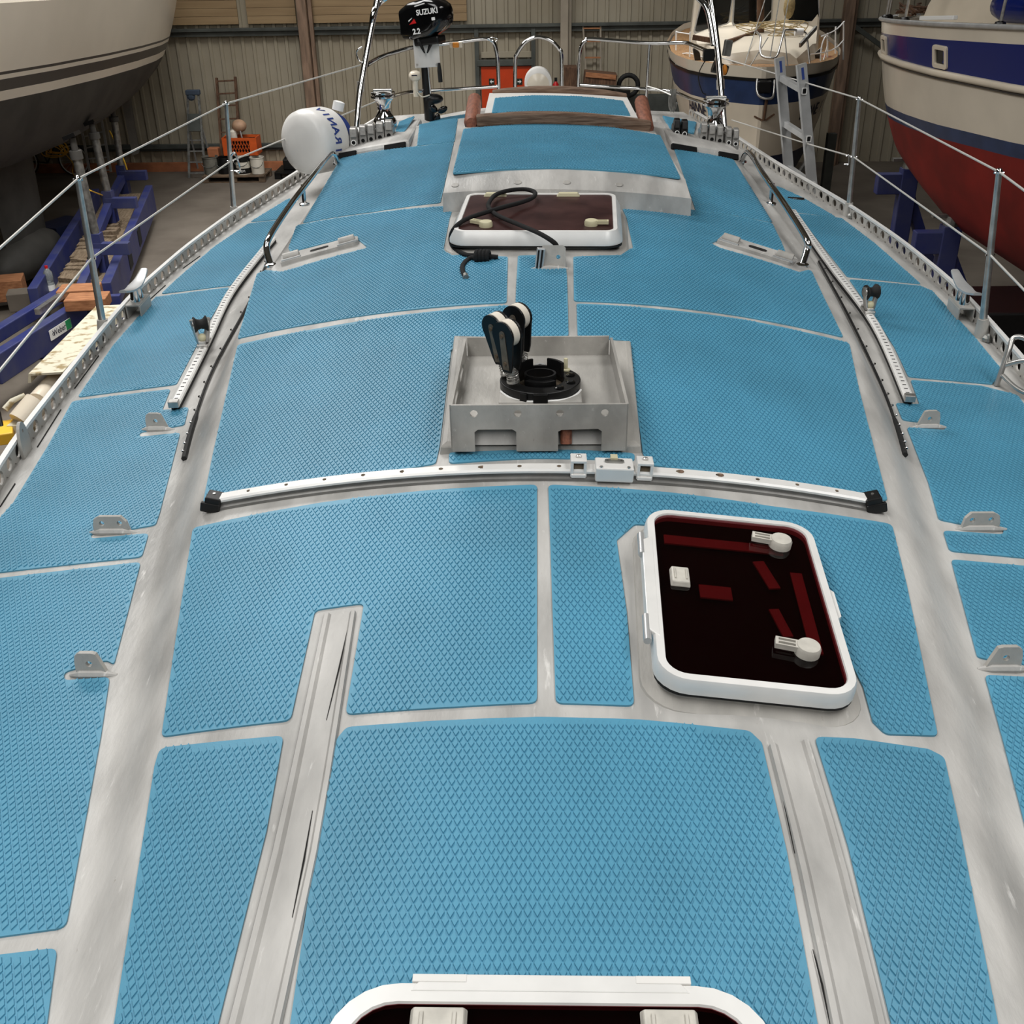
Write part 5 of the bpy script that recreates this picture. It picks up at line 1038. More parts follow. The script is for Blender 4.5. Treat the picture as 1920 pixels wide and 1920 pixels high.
mb = MB(); mb.tube([(p.x-.3, p.y, PZ+.2), (p.x-.1, p.y, PZ+.45), (p.x+.1, p.y, PZ+.42)], .02, 7); build('strap', mb, 'rubber', t)
# bicycle, hose, alu frame
yB_ = 24.15; w1, w2 = Vector(hity(42, 298, yB_)), Vector(hity(137, 292, yB_)); w1.z = w2.z = FLOOR+.345
t = thing('bicycle', 'dark bicycle with bright rims standing behind the trailer posts', 'bicycle', ((w1.x+w2.x)/2, yB_, FLOOR))
for w in (w1, w2):
    mb = MB(); mb.tube([w+Vector((.335*math.cos(a), 0, .335*math.sin(a))) for a in np.linspace(0, 2*PI, 28, endpoint=False)], .018, 6, closed=True); wh = build('tyre', mb, 'rubber', t)
    mb = MB(); mb.tube([w+Vector((.305*math.cos(a), -.012, .305*math.sin(a))) for a in np.linspace(0, 2*PI, 28, endpoint=False)], .013, 6, closed=True); build('rim', mb, 'white_alu', wh)
    mb = MB()
    for a in np.linspace(0, PI, 9, endpoint=False): v = Vector((.3*math.cos(a), 0, .3*math.sin(a))); mb.tube([w-v, w+v], .0025, 4)
    build('spokes', mb, 'alu', wh)
m_ = (w1+w2)/2; sd, hd = m_+Vector((-.15, 0, .45)), m_+Vector((.35, 0, .50)); bbk = m_+Vector((-.03, 0, -.05))
for a, b in ((w1, bbk), (w1, sd), (bbk, sd), (bbk, hd), (sd, hd), (hd+Vector((-.03, 0, .1)), w2)): mb = MB(); mb.tube([a, b], .018, 7); build('frame_tube', mb, 'black', t)
mb = MB(); mb.tube([hd+Vector((0, -.25, .16)), hd+Vector((.02, 0, .14)), hd+Vector((0, .25, .16))], .014, 7); build('handlebar', mb, 'chrome', t); mb = MB(); mb.sphere(sd+Vector((0, 0, .12)), .12, 10, 6, (1, .6, .3)); build('saddle', mb, 'rubber', t)
p = Vector(hity(105, 281, 23.3)); t = thing('yellow_hose', 'coil of thin yellow hose hanging at the bicycle', 'hose', tuple(p)); mb = MB()
for k in range(8):
    rr_ = .13+.07*RNG.random(); sq = .55+.4*RNG.random(); off = Vector((.10*(RNG.random()-.5), .06*k-.2, .06*(RNG.random()-.5))); mb.tube([p+off+Vector((rr_*1.25*math.cos(a), 0, rr_*sq*math.sin(a)-.03*math.cos(2*a))) for a in np.linspace(0, 2*PI, 22, endpoint=False)], .011, 5, closed=True)
build('coil', mb, 'hose_yellow', t, kind='stuff'); mb = MB(); mb.tube(spline([p+Vector((.16, 0, -.06)), p+Vector((.3, 0, -.28)), p+Vector((.38, -.3, -.42)), Vector(hity(158, 350, 17)), Vector(hity(192, 366, 17.5))], 6), .011, 5); build('tail', mb, 'hose_yellow', t)
tag(build('yellow_cable', MB().tube(spline([hity(205, 245, 20.4), hity(218, 270, 20.3), hity(232, 300, 20.2), hity(238, 318, 20.2)], 5), .014, 5), 'hose_yellow', None), 'yellow cable wound down the tall trailer post', 'cable')
ladder('aluminium_trestle', 'short aluminium ladder parked behind the trailer posts', hity(168, 322, 24.0), hity(152, 236, 24.1), hity(208, 322, 24.0), hity(190, 222, 24.1), [.03, .28, .52, .76, .96], .05, 'alu')
# right part of the wall: hung ladder, wooden box, bench
ladder('wall_ladder', 'thin rusty ladder hanging on the wall above the old wooden crates', hity(1099, 142, WALLY-.15), hity(1093, 46, WALLY-.15), hity(1126, 142, WALLY-.15), hity(1126, 46, WALLY-.15), [.05, .36, .68, .93], .035, 'column_beige', 'wood_board', tw=.03)
c = Vector(hity(1066, 150, WALLY-.6)); mb = MB(); mb.box(c+Vector((0, 0, -.5)), (.34, .4, 1.55)); tag(build('cupboard', mb, 'wood_old', None, bevel=.01), 'narrow dark wooden cupboard by the beige column', 'cupboard')
c = Vector(hity(1125, 148, WALLY-1.1)); mb = MB(); mb.box(c, (.66, .5, .26), rotm((0, .10, 0))); tk_ = build('wooden_chest', mb, 'wood_old', None, bevel=.01); tag(tk_, 'dark wooden chest with a pale front board on the bench', 'chest')
mb = MB(); mb.box(c+Vector((0, -.26, .09)), (.62, .02, .09), rotm((0, .10, 0))); build('front_board', mb, 'wood_board', tk_)
c = Vector(hity(1130, 172, WALLY-1.0)); t = thing('work_bench', 'black bench carrying the wooden chest beside the corrugated wall', 'bench', (c.x, c.y, FLOOR)); mb = MB(); mb.box((c.x, c.y, c.z), (1.1, .6, .12)); build('top', mb, 'black', t)
for sx in (-.5, .5):
    for sy in (-.25, .25): mb = MB(); mb.box((c.x+sx, c.y+sy, (c.z+FLOOR)/2), (.06, .06, c.z-FLOOR)); build('leg', mb, 'black', t)
c = Vector(hity(1178, 160, WALLY-.8)); mb = MB(); mb.tube([c+Vector((.20*math.cos(a), 0, .20*math.sin(a))) for a in np.linspace(0, 2*PI, 24, endpoint=False)], .05, 7, closed=True); tag(build('spare_tyre', mb, 'rubber', None, smooth=60), 'black tyre leaning at the end of the bench', 'tyre')
c = Vector(hity(1042, 162, WALLY-.35)); t = thing('fire_extinguisher', 'small red fire extinguisher beside the beige column', 'extinguisher', tuple(c)); mb = MB(); mb.lathe([(.06, -.2), (.065, -.18), (.065, .04), (.03, .09), (.02, .11)], 14, c); build('cylinder', mb, 'red', t, smooth=40); mb = MB(); mb.box(c+Vector((0, 0, .14)), (.06, .05, .07)); build('valve', mb, 'black', t)
mb = MB(); a, b = hity(1165, 178, WALLY-.6), hity(1262, 205, WALLY-.6); mb.box(((a[0]+b[0])/2, WALLY-.5, (a[2]+FLOOR)/2), (b[0]-a[0]+.6, .04, a[2]-FLOOR)); tag(build('metal_sheet', mb, 'girt', None), 'flat grey metal sheet standing against the wall behind the pushpit', 'sheet')

# ---------------------------------------------------------------- aluminium ladder on our own boat
def stile_pts(t_, b_, y): a, b = Vector(hity(*t_, y)), Vector(hity(*b_, y)); d = (a-b)/(a.z-b.z); return b+d*(FLOOR-b.z), a
r0, r1 = stile_pts((1502, 120), (1523, 352), 7.05); l0, l1 = stile_pts((1461, 108), (1480, 332), 7.42)
t = thing('aluminium_ladder', 'bright aluminium ladder leaning against the yacht below the wheelhouse boat', 'ladder', tuple((r0+l0)/2))
for a, b in ((r0, r1), (l0, l1)):
    mb = MB(); mb.bar(a, b, .062, .026, (b-a).cross(Vector((0, 0, 1))).cross(b-a) if False else (.25, -1, 0)); s_ = build('stile', mb, 'alu', t)
    mb = MB(); mb.bar(b-(b-a).normalized()*.09, b-(b-a).normalized()*.02, .016, .030, (.25, -1, 0)); build('blue_insert', mb, 'text_blue', s_)
nr = int((r1.z-FLOOR)/.28); dl = (r1-r0).normalized()
for zz in [hity(1508, 170, 7.05)[2]-.283*k for k in range(14)]:
    fr_ = (zz-FLOOR)/(r1.z-FLOOR)
    if 0 < fr_ < 1:
        a, b = r0.lerp(r1, fr_), l0.lerp(l1, (zz+.03-FLOOR)/(l1.z-FLOOR)); mb = MB(); mb.bar(a, b, .034, .034); rg = build('rung', mb, 'alu', t)
        mb = MB(); mb.prism(rrect(.036, .042, .008, 3), 0, .006, frame_M(a+Vector((0, -.018, 0)), (1, .25, 0), (0, 0, 1)), rrect(.024, .03, .005, 3)); build('rung_socket', mb, 'white_alu', rg)
        mb = MB(); mb.prism(rrect(.024, .03, .005, 3), 0, .003, frame_M(a+Vector((0, -.0175, 0)), (1, .25, 0), (0, 0, 1))); build('socket_hole', mb, 'hole', rg)

# ---------------------------------------------------------------- fin-keel hull on the blue trailer
def hull_bands(t, stations, bands, nside, name_mat, smooth=40, sec=.42):
    """stations: (centre xy, left normal xy, half beam, z keel, z deck, offset list fn) ; bands: list of (name, mat, z-lo fn, z-hi fn, n)"""
    for nm, m, lo, hi, n, *pr in bands:
        rows = []
        for (c, nv, hb, zk, zd, s) in stations:
            L, R = [], []
            for j in range(n+1):
                z = lo(s, zk, zd)+(hi(s, zk, zd)-lo(s, zk, zd))*j/n; f = min(1., max(0., (z-zk)/(zd-zk))); w = hb*f**sec*(1+.0*f)+(pr[0] if pr else 0)
                L.append((c[0]+nv[0]*w, c[1]+nv[1]*w, z)); R.append((c[0]-nv[0]*w, c[1]-nv[1]*w, z))
            rows.append(L[::-1]+R if nm == 'antifouling' else (L, R))
        if nm == 'antifouling':
            mb = MB(); mb.loft(rows, cap=True, ringclosed=False); build(nm, mb, m, t, smooth=smooth)
        else:
            mb = MB(); mb.loft([r[0] for r in rows], cap=False, ringclosed=False); mb.loft([r[1] for r in rows], cap=False, ringclosed=False)
            for e in (0, -1): mb.add(rows[e][0]+rows[e][1][::-1], [tuple(range(2*len(rows[e][0])))])
            build(nm, mb, m, t, smooth=smooth)
yy = np.array([24.2, 24.0, 23.4, 22.4, 21, 19.3, 17.5, 15.5, 13.5, 11.5, 9.5]); hb = np.array([.34, .52, .85, 1.2, 1.5, 1.68, 1.75, 1.7, 1.5, 1.05, .25]); zk = np.array([-.45, -.70, -.98, -1.22, -1.42, -1.56, -1.62, -1.58, -1.4, -1.0, -.2])
ST = []
for y in np.linspace(9.5, 24.2, 40):
    h = np.interp(y, yy[::-1], hb[::-1]); k = np.interp(y, yy[::-1], zk[::-1]); ST.append(((-7.95, y), (-1, 0), h, k, .35+.035*(24-y), y))
zw = lambda s, k, d: max(k+.01, -.80+.040*(23.4-s))
up = lambda o: (lambda s, k, d: zw(s, k, d)+o)
t = thing('fin_keel_yacht', 'big cream yacht hull with grey boot stripes and dark antifouling on a trailer', 'sailboat', (-7.95, 16.5, FLOOR+.3))
hull_bands(t, ST, [('antifouling', 'antifoul_grey', lambda s, k, d: k, zw, 10), ('boot_gap', 'cream_lit', zw, up(.12), 1), ('boot_stripe', 'stripe_grey', up(.12), up(.26), 1), ('stripe_gap', 'cream_lit', up(.26), up(.315), 1), ('pin_stripe', 'stripe_grey', up(.315), up(.35), 1), ('topsides', 'cream_lit', up(.35), lambda s, k, d: d, 6)], 0, None)
mb = MB(); mb.loft([[(c[0]-h, c[1], d), (c[0], c[1], d+.06), (c[0]+h, c[1], d)] for c, n_, h, k, d, s in ST], cap=False, ringclosed=False); build('deck', mb, 'cream_gel', t)
mb = MB(); mb.loft([[(-7.95+.13*w*a, 16.5+q*b*.85, z) for a, b in ((0, -1), (.8, -.6), (1, 0), (.6, .6), (0, 1), (-.6, .6), (-1, 0), (-.8, -.6))] for z, w, q in ((-1.4, 1.1, 1.0), (-2.2, 1., .9), (-3.0, 1, .85))]); build('fin_keel', mb, 'antifoul_grey', t, smooth=50)
mb = MB(); mb.sphere((-7.92, 16.35, -2.98), .33, 20, 12, (1., 3.2, 1.)); build('keel_bulb', mb, 'antifoul_grey', t, smooth=60)
mb = MB(); mb.loft([[(-7.95+.05*a, 21.9+b*w, z) for a, b in ((0, -1), (1, 0), (0, 1), (-1, 0))] for z, w in ((-1.1, .3), (-2.5, .22))]); build('rudder', mb, 'antifoul_grey', t)

# ---------------------------------------------------------------- blue trailer
t = thing('boat_trailer', 'blue steel boat trailer with padded posts under the fin-keel yacht', 'trailer', (-6.6, 15, FLOOR))
N_, F_ = Vector(hitz(198, 530, -2.72)), Vector(hitz(279, 347, -2.72))
def beam_box(a, b, w, zt, zb, nm='side_beam', m='trailer_blue'):
    a, b = Vector(a), Vector(b); a.z = b.z = (zt+zb)/2; mb = MB(); mb.bar(a, b, w, zt-zb); return build(nm, mb, m, t, bevel=.012)
beam_box(N_, F_, .13, -2.72, -3.18)
off = Vector((-.95, -.15, 0)); beam_box(N_+off, F_+off, .13, -2.74, -3.12)
rb = beam_box(N_+off*.5+Vector((0, .2, 0)), F_+off*.5, .62, -2.86, -2.92, 'walkway', 'wood_grey')
for f in np.linspace(.10, .62, 15):
    a = (N_+off*.5).lerp(F_+off*.5, f); mb = MB(); mb.box((a.x+RNG.normal(0, .02), a.y, -2.83), (.50, .16, .06+.03*RNG.random()), rotm((RNG.normal(0, .08), RNG.normal(0, .05), RNG.normal(0, .15)))); build('tread_block', mb, 'wood_grey', t)
for a, b in (((150, 548), (186, 520)), ((165, 565), (190, 540))):
    p = Vector(hitz(*a, -2.62)); mb = MB(); mb.box(p, (.5, .34, .14), rotm((0, 0, .15))); build('wood_packer', mb, 'wood_board', t, bevel=.01)
# side gusset openings
for f0, f1 in ((.30, .36), (.52, .58)):
    a, b = N_.lerp(F_, f0), N_.lerp(F_, f1); mb = MB(); mb.bar(a+Vector((.068, 0, -.24)), b+Vector((.068, 0, -.24)), .012, .26); build('gusset_opening', mb, 'hole', t)
# drawbar arms
for (a, b, h) in (((-20, 668), (150, 562), .34), ((-20, 622), (118, 538), .16)):
    A_, B_ = Vector(hitz(*a, -2.70)), Vector(hitz(*b, -2.70)); mb = MB(); mb.bar(A_+Vector((0, 0, -h/2)), B_+Vector((0, 0, -h/2)), .14, h); ar = build('drawbar_arm', mb, 'trailer_blue', t, bevel=.012)
    if h > .3:
        d = (B_-A_).normalized(); nrm = d.cross(Vector((0, 0, 1))); 
        if nrm.y > 0: nrm = -nrm
        c = A_.lerp(B_, .66)+nrm*.078+Vector((0, 0, -.15)); Ml = frame_M(c, d if d.x > 0 else -d, (0, 0, 1))
        mb = MB(); mb.prism(rrect(.50, .13, .01, 2), 0, .004, Ml); build('label', mb, 'white', ar); mb = MB(); mb.prism(rrect(.12, .118, .005, 2, .185, 0), .004, .006, Ml); build('green_label', mb, 'green', ar)
        txt('Weber', .105, 'text_dark', 'lettering', ar, Ml @ Matrix.Translation((-.03, 0, .0045)), bold=.001)
        mb = MB(); mb.prism(circ(-.165, 0, .03, 12, .7), .004, .0055, Ml, circ(-.165, 0, .022, 12, .7)); build('label_ring', mb, 'text_dark', ar)
a = Vector(hitz(160, 560, -2.70)); mb = MB(); mb.box(a+Vector((.10, .1, -.20)), (.62, .10, .42), rotm((0, 0, .1))); hp = build('head_plate', mb, 'trailer_blue', t, bevel=.01)
mb = MB(); mb.box(a+Vector((-.12, .02, -.28)), (.07, .12, .62)); build('flange', mb, 'trailer_blue', t)
mb = MB()
for zz in (.02, -.12, -.30, -.44, -.55):
    for sx in (-.18, -.06): mb.lathe([(.022, 0), (.022, .03)], 8, a+Vector((sx, -.06, zz)), rotm((PI/2, 0, 0)))
build('flange_bolt', mb, 'alu', hp)
mb = MB(); mb.box(a+Vector((-.5, -.2, -.62)), (1.6, .3, .08), rotm((0, 0, .35))); build('lower_frame', mb, 'trailer_blue', t)
mb = MB(); mb.bar(Vector(hitz(70, 585, -2.6)), Vector(hitz(118, 552, -2.6)), .07, .07); build('hydraulic_ram', mb, 'steel', t)
# upright support posts
def post(base, top, y, arm):
    b, tp = Vector(hity(*base, y)), Vector(hity(*top, y)); d = tp-b
    mb = MB(); mb.tube([b+d*.05, b+d*.86], .062, 12); build('post_tube', mb, 'galv', t, smooth=60)
    mb = MB(); mb.tube([b+d*.80, b+d*.88], .085, 12); mb.tube([b+d*.86, tp], .045, 10); build('jack_screw', mb, 'antifoul_grey', t, smooth=60)
    s = Vector((b.x, b.y, -2.9)); mb = MB(); mb.bar(s, b+d*.08, .16, .15, (0, 1, 0)); build('socket', mb, 'trailer_blue', t)
    q = b+Vector((arm*.5, -.05, -.08)); mb = MB(); mb.box(b+Vector((arm*.22, -.02, -.10)), (abs(arm)*.42+.1, .12, .17)); build('bracket_arm', mb, 'trailer_blue', t, bevel=.008)
    mb = MB(); mb.bar(s+Vector((-.02, -.9, 0)), b+Vector((0, 0, -.12)), .12, .12); build('strut', mb, 'trailer_blue', t)
    mb = MB(); mb.box(tp+Vector((0, 0, .03)), (.18, .22, .05), rotm((0, -.35, 0))); build('pad', mb, 'black', t)
post((228, 318), (211, 205), 20.2, .95); post((203, 368), (172, 232), 17.6, .95); post((182, 452), (135, 258), 15.0, .95)
# bottle, blue box, hydraulic lift, yellow machine
p = Vector(hitz(98, 550, FLOOR+.35)); t = thing('water_bottle', 'clear plastic water bottle with a red cap standing by the keel bulb', 'bottle', tuple(p))
mb = MB(); mb.lathe([(.055, 0), (.06, .02), (.06, .14), (.048, .17), (.06, .20), (.06, .30), (.02, .36)], 16, p); build('body', mb, 'pet', t, smooth=40); mb = MB(); mb.lathe([(.022, .355), (.022, .395)], 12, p); build('cap', mb, 'red', t); mb = MB(); mb.lathe([(.0612, .05), (.0612, .13)], 16, p, cap=False); build('label', mb, 'white', t)
mb = MB(); mb.box(p+Vector((0, .25, -.19)), (1.0, .9, .36)); tag(build('step_block', mb, 'concrete', None, bevel=.02), 'grey slab under the keel bulb where the bottle stands', 'slab')
mb = MB(); c = Vector(hitz(118, 432, FLOOR+.15)); mb.box(c, (.55, .8, .3), rotm((0, 0, -.4))); tag(build('dark_tray', mb, 'navy_dark', None), 'dark open box on the floor beside the keel', 'box')
c = Vector(hitz(12, 540, FLOOR+.3)); mb = MB(); mb.box(c, (.5, .4, .3), rotm((0, 0, .3))); tag(build('timber_block', mb, 'wood_board', None, bevel=.01), 'timber block lying in front of the keel bulb', 'timber')
c = Vector(hitz(38, 562, FLOOR+.3)); mb = MB(); mb.box(c, (.3, .3, .25), rotm((0, 0, .3))); tag(build('concrete_block', mb, 'concrete', None, bevel=.01), 'pale block beside the timber block on the trailer frame', 'block')
A_, B_ = Vector(hitz(88, 712, -1.85)), Vector(hitz(172, 622, -1.95)); d = (B_-A_).normalized()
t = thing('hydraulic_lift_arm', 'beige hydraulic lifting arm with a fat cylinder just outside the deck edge', 'lift arm', (A_.x, A_.y, FLOOR))
R_ = sweep([A_, B_+d*.8], [(-.16, -.02), (-.14, .06), (.14, .06), (.16, -.02), (.135, -.02), (.125, .042), (-.125, .042), (-.135, -.02)]); mb = MB(); mb.loft(R_); build('channel', mb, 'beige_paint', t)
P_ = A_-d*.02+Vector((.03, 0, -.05)); Q_ = Vector(hitz(38, 792, -2.1)); mb = MB(); mb.tube([P_+d*.4, P_.lerp(Q_, .45)], .085, 18); build('cylinder', mb, 'cream_dull', t, smooth=60)
mb = MB(); mb.tube([P_.lerp(Q_, .45), Q_], .105, 18); build('cylinder_base', mb, 'cream_dull', t, smooth=60)
mb = MB(); mb.tube([P_.lerp(Q_, .42)+Vector((-.10, 0, .06)), P_.lerp(Q_, .6)+Vector((-.16, 0, .06)), P_.lerp(Q_, .8)+Vector((-.17, 0, .05))], .022, 8, rr=[.018, .026, .03]); build('oil_pipe', mb, 'beige_paint', t, smooth=60)
mb = MB(); mb.bar(Q_, Vector((Q_.x, Q_.y-.1, FLOOR)), .16, .16); build('leg', mb, 'beige_paint', t)
c = Vector(hitz(-45, 835, -2.2)); t = thing('lift_trolley', 'yellow and black lift trolley at the end of the hydraulic arm', 'trolley', (c.x, c.y, FLOOR))
mb = MB(); mb.box(c+Vector((.1, .1, .05)), (.34, .3, .1), rotm((0, 0, .4))); mb.box(c+Vector((.0, -.1, -.1)), (.3, .3, .12), rotm((0, 0, .4))); build('yellow_plate', mb, 'hose_yellow', t, bevel=.01)
mb = MB(); mb.tube([c+Vector((.25, .12, 0)), c+Vector((.36, -.05, -1.0))], .05, 10); build('black_ram', mb, 'black', t, smooth=60)
mb = MB(); mb.tube(spline([c+Vector((-.1, .3, .35)), c+Vector((.08, .3, .25)), c+Vector((.22, .1, .02)), c+Vector((.5, .1, .0)), c+Vector((.62, .2, -.02))], 6), .02, 7); build('hose', mb, 'black', t, smooth=60)
mb = MB(); mb.box((c.x+.1, c.y, FLOOR+.2), (.6, .6, .4)); build('base', mb, 'black', t)
tag(build('floor_cable', MB().tube(spline([hitz(-30, 650, FLOOR+.3), hitz(0, 668, FLOOR+.3), hitz(22, 682, FLOOR+.3)], 4), .012, 6), 'wire', None), 'short pale rod lying below the trailer drawbar', 'rod')
#@@END4
# ---------------------------------------------------------------- wheelhouse boat with the name on the bow
AX_ = Vector((3.17, 15.95)); DV = Vector((.13, 1.0)).normalized(); NV = (-DV.y, DV.x)
def hp_(s, o=0., z=0.): p = AX_+DV*s; return Vector((p.x-NV[0]*o, p.y-NV[1]*o, z))   # o>0 to the right seen from the bow end
ss = [0, .12, .35, .7, 1.2, 1.9, 2.8, 4., 5.5, 6.8, 7.2]; hh = [.03, .24, .52, .82, 1.06, 1.24, 1.36, 1.42, 1.36, 1.15, 1.0]
HB = lambda s: float(np.interp(s, ss, hh)); ST = []
for s in list(np.linspace(0, 1.2, 14))+list(np.linspace(1.5, 7.2, 16)):
    p = AX_+DV*s; ST.append(((p.x, p.y), NV, HB(s), float(np.interp(s, [0, .25, .6, 1.5, 4, 7.2], [-1.75, -2.0, -2.25, -2.45, -2.55, -2.3])), float(-.36-.06*math.sin(PI*min(s, 7)/7)), s))
zz = lambda o: (lambda s, k, d: max(k+.01, d+o))
t = thing('wheelhouse_boat', 'cream wheelhouse boat with a navy band, rope-strewn foredeck and a lettered bow', 'boat', (3.6, 19, FLOOR))
hull_bands(t, ST, [('antifouling', 'navy_dark', lambda s, k, d: k, zz(-1.22), 6), ('topsides', 'cream_dull', zz(-1.22), zz(-.50), 6), ('navy_band', 'navy_dull', zz(-.50), zz(-.19), 2), ('rub_strip', 'black', zz(-.19), zz(-.15), 1, .02), ('bulwark', 'cream_gel', zz(-.15), zz(.0), 1)], 0, None, sec=.30)
rows = [[hp_(s, -HB(s)*.97, -.46), hp_(s, 0, -.43), hp_(s, HB(s)*.97, -.46)] for s in np.linspace(.05, 7.1, 24)]; mb = MB(); mb.loft(rows, cap=False, ringclosed=False); build('side_deck', mb, 'teak_deck', t)
# keel so it stands on the floor
mb = MB(); mb.bar(hp_(2, 0, -2.85), hp_(6.5, 0, -2.85), .3, 1.06); build('keel', mb, 'navy_dark', t)
# trunk cabin and wheelhouse
def zpx(px, py, s): return hity(px, py, (AX_+DV*s).y)[2]
zwh = zpx(1420, 45, 3.0)
rows = []
for s, w, z in ((1.0, .35, -.42), (1.08, .52, -.30), (1.7, .80, -.16), (2.4, .92, zwh-.16), (3.0, .98, zwh)):
    rows.append([hp_(s, -w-.05, -.46), hp_(s, -w, z-.07), hp_(s, -w*.8, z), hp_(s, 0, z+.05), hp_(s, w*.8, z), hp_(s, w, z-.07), hp_(s, w+.05, -.46)])
mb = MB(); mb.loft(rows, cap=True, ringclosed=False); build('trunk_cabin', mb, 'cream_gel', t, smooth=30)
mb = MB(); mb.loft([[hp_(s, o, z) for s, o, z in ((3.0+dz*.10, -1.02+dz*.06, zwh-.15+dz), (3.0+dz*.10, 1.02-dz*.06, zwh-.15+dz), (5.2, 1.02-dz*.06, zwh-.15+dz), (5.2, -1.02+dz*.06, zwh-.15+dz))] for dz in (-.5, 0, 1.15, 1.2)]); build('wheelhouse', mb, 'cream_gel', t, bevel=.04)
def wpane(pxs, s, nm='window', grow=.02):
    q = [Vector(hity(x, y, (AX_+DV*s).y)) for x, y in pxs]; c = sum(q, Vector())/len(q); n_ = (q[1]-q[0]).cross(q[2]-q[0]).normalized()
    if n_.y > 0: n_ = -n_
    P2 = roundpoly([((p-c).dot((q[1]-q[0]).normalized()), (p-c).z) for p in q], .05); ex = (q[1]-q[0]).normalized()
    def bk(a, b, f, o): return c+ex*(a*f)+Vector((0, 0, b*f))+n_*o+Vector((0, 0, 0))
    mb = MB(); mb.loft([[bk(a, b, 1.08, .004) for a, b in P2], [bk(a, b, 1.08, .02) for a, b in P2]]); fr_ = build(nm+'_frame', mb, 'alu', t)
    mb = MB(); mb.loft([[bk(a, b, 1., .01) for a, b in P2], [bk(a, b, 1., .026) for a, b in P2]]); build('pane', mb, 'win_dark', fr_)
wpane([(1306, 56), (1369, 46), (1370, -20), (1316, -18)], 2.93); wpane([(1376, 44), (1446, 40), (1446, -30), (1378, -30)], 2.93); wpane([(1478, 40), (1535, 39), (1531, -30), (1478, -30)], 2.93)
wpane([(1300, 124), (1312, 128), (1316, 96), (1302, 92)], 1.75, 'side_window'); wpane([(1317, 129), (1333, 131), (1334, 104), (1320, 98)], 1.6, 'side_window'); wpane([(1518, 126), (1538, 118), (1538, 90), (1519, 102)], 1.75, 'side_window')
mb = MB(); a, b = Vector(hity(1426, 60, (AX_+DV*2.55).y)), Vector(hity(1426, -60, (AX_+DV*2.55).y)); mb.tube([a, b], .058, 12); build('mast', mb, 'wood_old', t, smooth=60)
# pulpit of the wheelhouse boat
def hx(px, py, s): return hity(px, py, (AX_+DV*s).y)
for nm, P_, r_ in (('pulpit_tube', [(1419, 60, .9), (1426, 70, .6), (1425, 95, .4), (1430, 106, .25), (1445, 109, .2), (1456, 106, .25), (1463, 85, .5), (1470, 60, .8), (1478, 56, 1.0), (1508, 60, 1.3), (1514, 80, 1.2), (1519, 135, 1.1)], .016),
                   ('anchor_roller', [(1420, 148, .0), (1419, 168, -.05), (1424, 180, -.1), (1438, 185, -.12), (1450, 180, -.1), (1452, 150, 0)], .018), ('bobstay', [(1438, 184, -.05), (1432, 225, -.0)], .022)):
    mb = MB(); mb.tube(spline([hx(*q) for q in P_], 4), r_, 7); build(nm, mb, 'steel' if nm != 'bobstay' else 'wood_old', t, smooth=60)
mb = MB(); mb.box(hx(1432, 162, .0), (.20, .14, .16)); build('anchor_box', mb, 'black', t, bevel=.02)
for a, b in (((1414, 218, .02), (1430, 226, -.02)), ((1436, 225, -.02), (1452, 214, .02))):
    mb = MB(); mb.bar(hx(*a), hx(*b), .02, .02); build('stem_fitting', mb, 'wood_old', t)
for k, (px, py0, py1, s) in enumerate(((1268, 58, 132, 3.2), (1294, 60, 128, 2.2), (1552, 62, 118, 1.9), (1567, 50, 126, 2.4), (1582, 40, 112, 3.0))):
    mb = MB(); mb.tube([hx(px-1, py1, s), hx(px, py0, s)], .014, 6); build('stanchion', mb, 'white', t)
for P_ in ([(1268, 60, 3.2), (1294, 64, 2.2)], [(1270, 103, 3.2), (1294, 100, 2.2), (1330, 112, 1.6)], [(1520, 102, 1.2), (1546, 98, 1.6), (1567, 90, 2.4), (1582, 75, 3.0)], [(1540, 68, 1.6), (1560, 60, 2.1), (1572, 52, 2.6), (1583, 40, 3.0)], [(1538, 130, 1.4), (1540, 90, 1.5), (1548, 68, 1.6), (1552, 80, 1.7), (1545, 110, 1.6), (1536, 132, 1.4)]):
    mb = MB(); mb.tube(spline([hx(*q) for q in P_], 4), .010, 5); build('guard_rope', mb, 'white', t)
mb = MB()
for k in range(9):
    P_ = [hx(1440+RNG.uniform(-30, 60), 45+RNG.uniform(-8, 8), 2.6)]
    for j in range(4): P_.append(hx(1400+RNG.uniform(-20, 120), 48+RNG.uniform(-10, 22), 2.4-.25*j*RNG.random()))
    mb.tube(spline(P_, 5), .007, 4)
build('tangled_rope', mb, 'rope_tan', t, kind='stuff')
for a, b in (((1446, 20, 2.5), (1416, 58, 1.6)), ((1434, 0, 2.5), (1395, 125, .7)), ((1480, -10, 2.4), (1461, 100, .5)), ((1462, -5, 2.4), (1444, 108, .4)), ((1470, 55, 1.1), (1478, 135, .7)), ((1390, 120, .8), (1345, 110, 1.6)), ((1440, 70, .9), (1404, 128, .6))):
    mb = MB(); mb.tube([hx(*a), hx(*b)], .008, 5); build('rigging_wire', mb, 'galv', t)
mb = MB(); mb.sphere(hx(1480, 12, 2.6), .13, 10, 7, (.7, .7, 1.4)); build('canvas_bundle', mb, 'rope_tan', t, smooth=60)
mb = MB(); mb.lathe([(.05, -.06), (.055, 0), (.05, .06)], 14, hx(1498, 60, 1.2), rotm((0, PI/2, 0))); build('rope_sleeve', mb, 'white', t, smooth=60)
mb = MB(); mb.bar(hx(1500, 85, 1.0), hx(1530, 52, 1.6), .03, .06); build('anchor_arm', mb, 'galv', t)
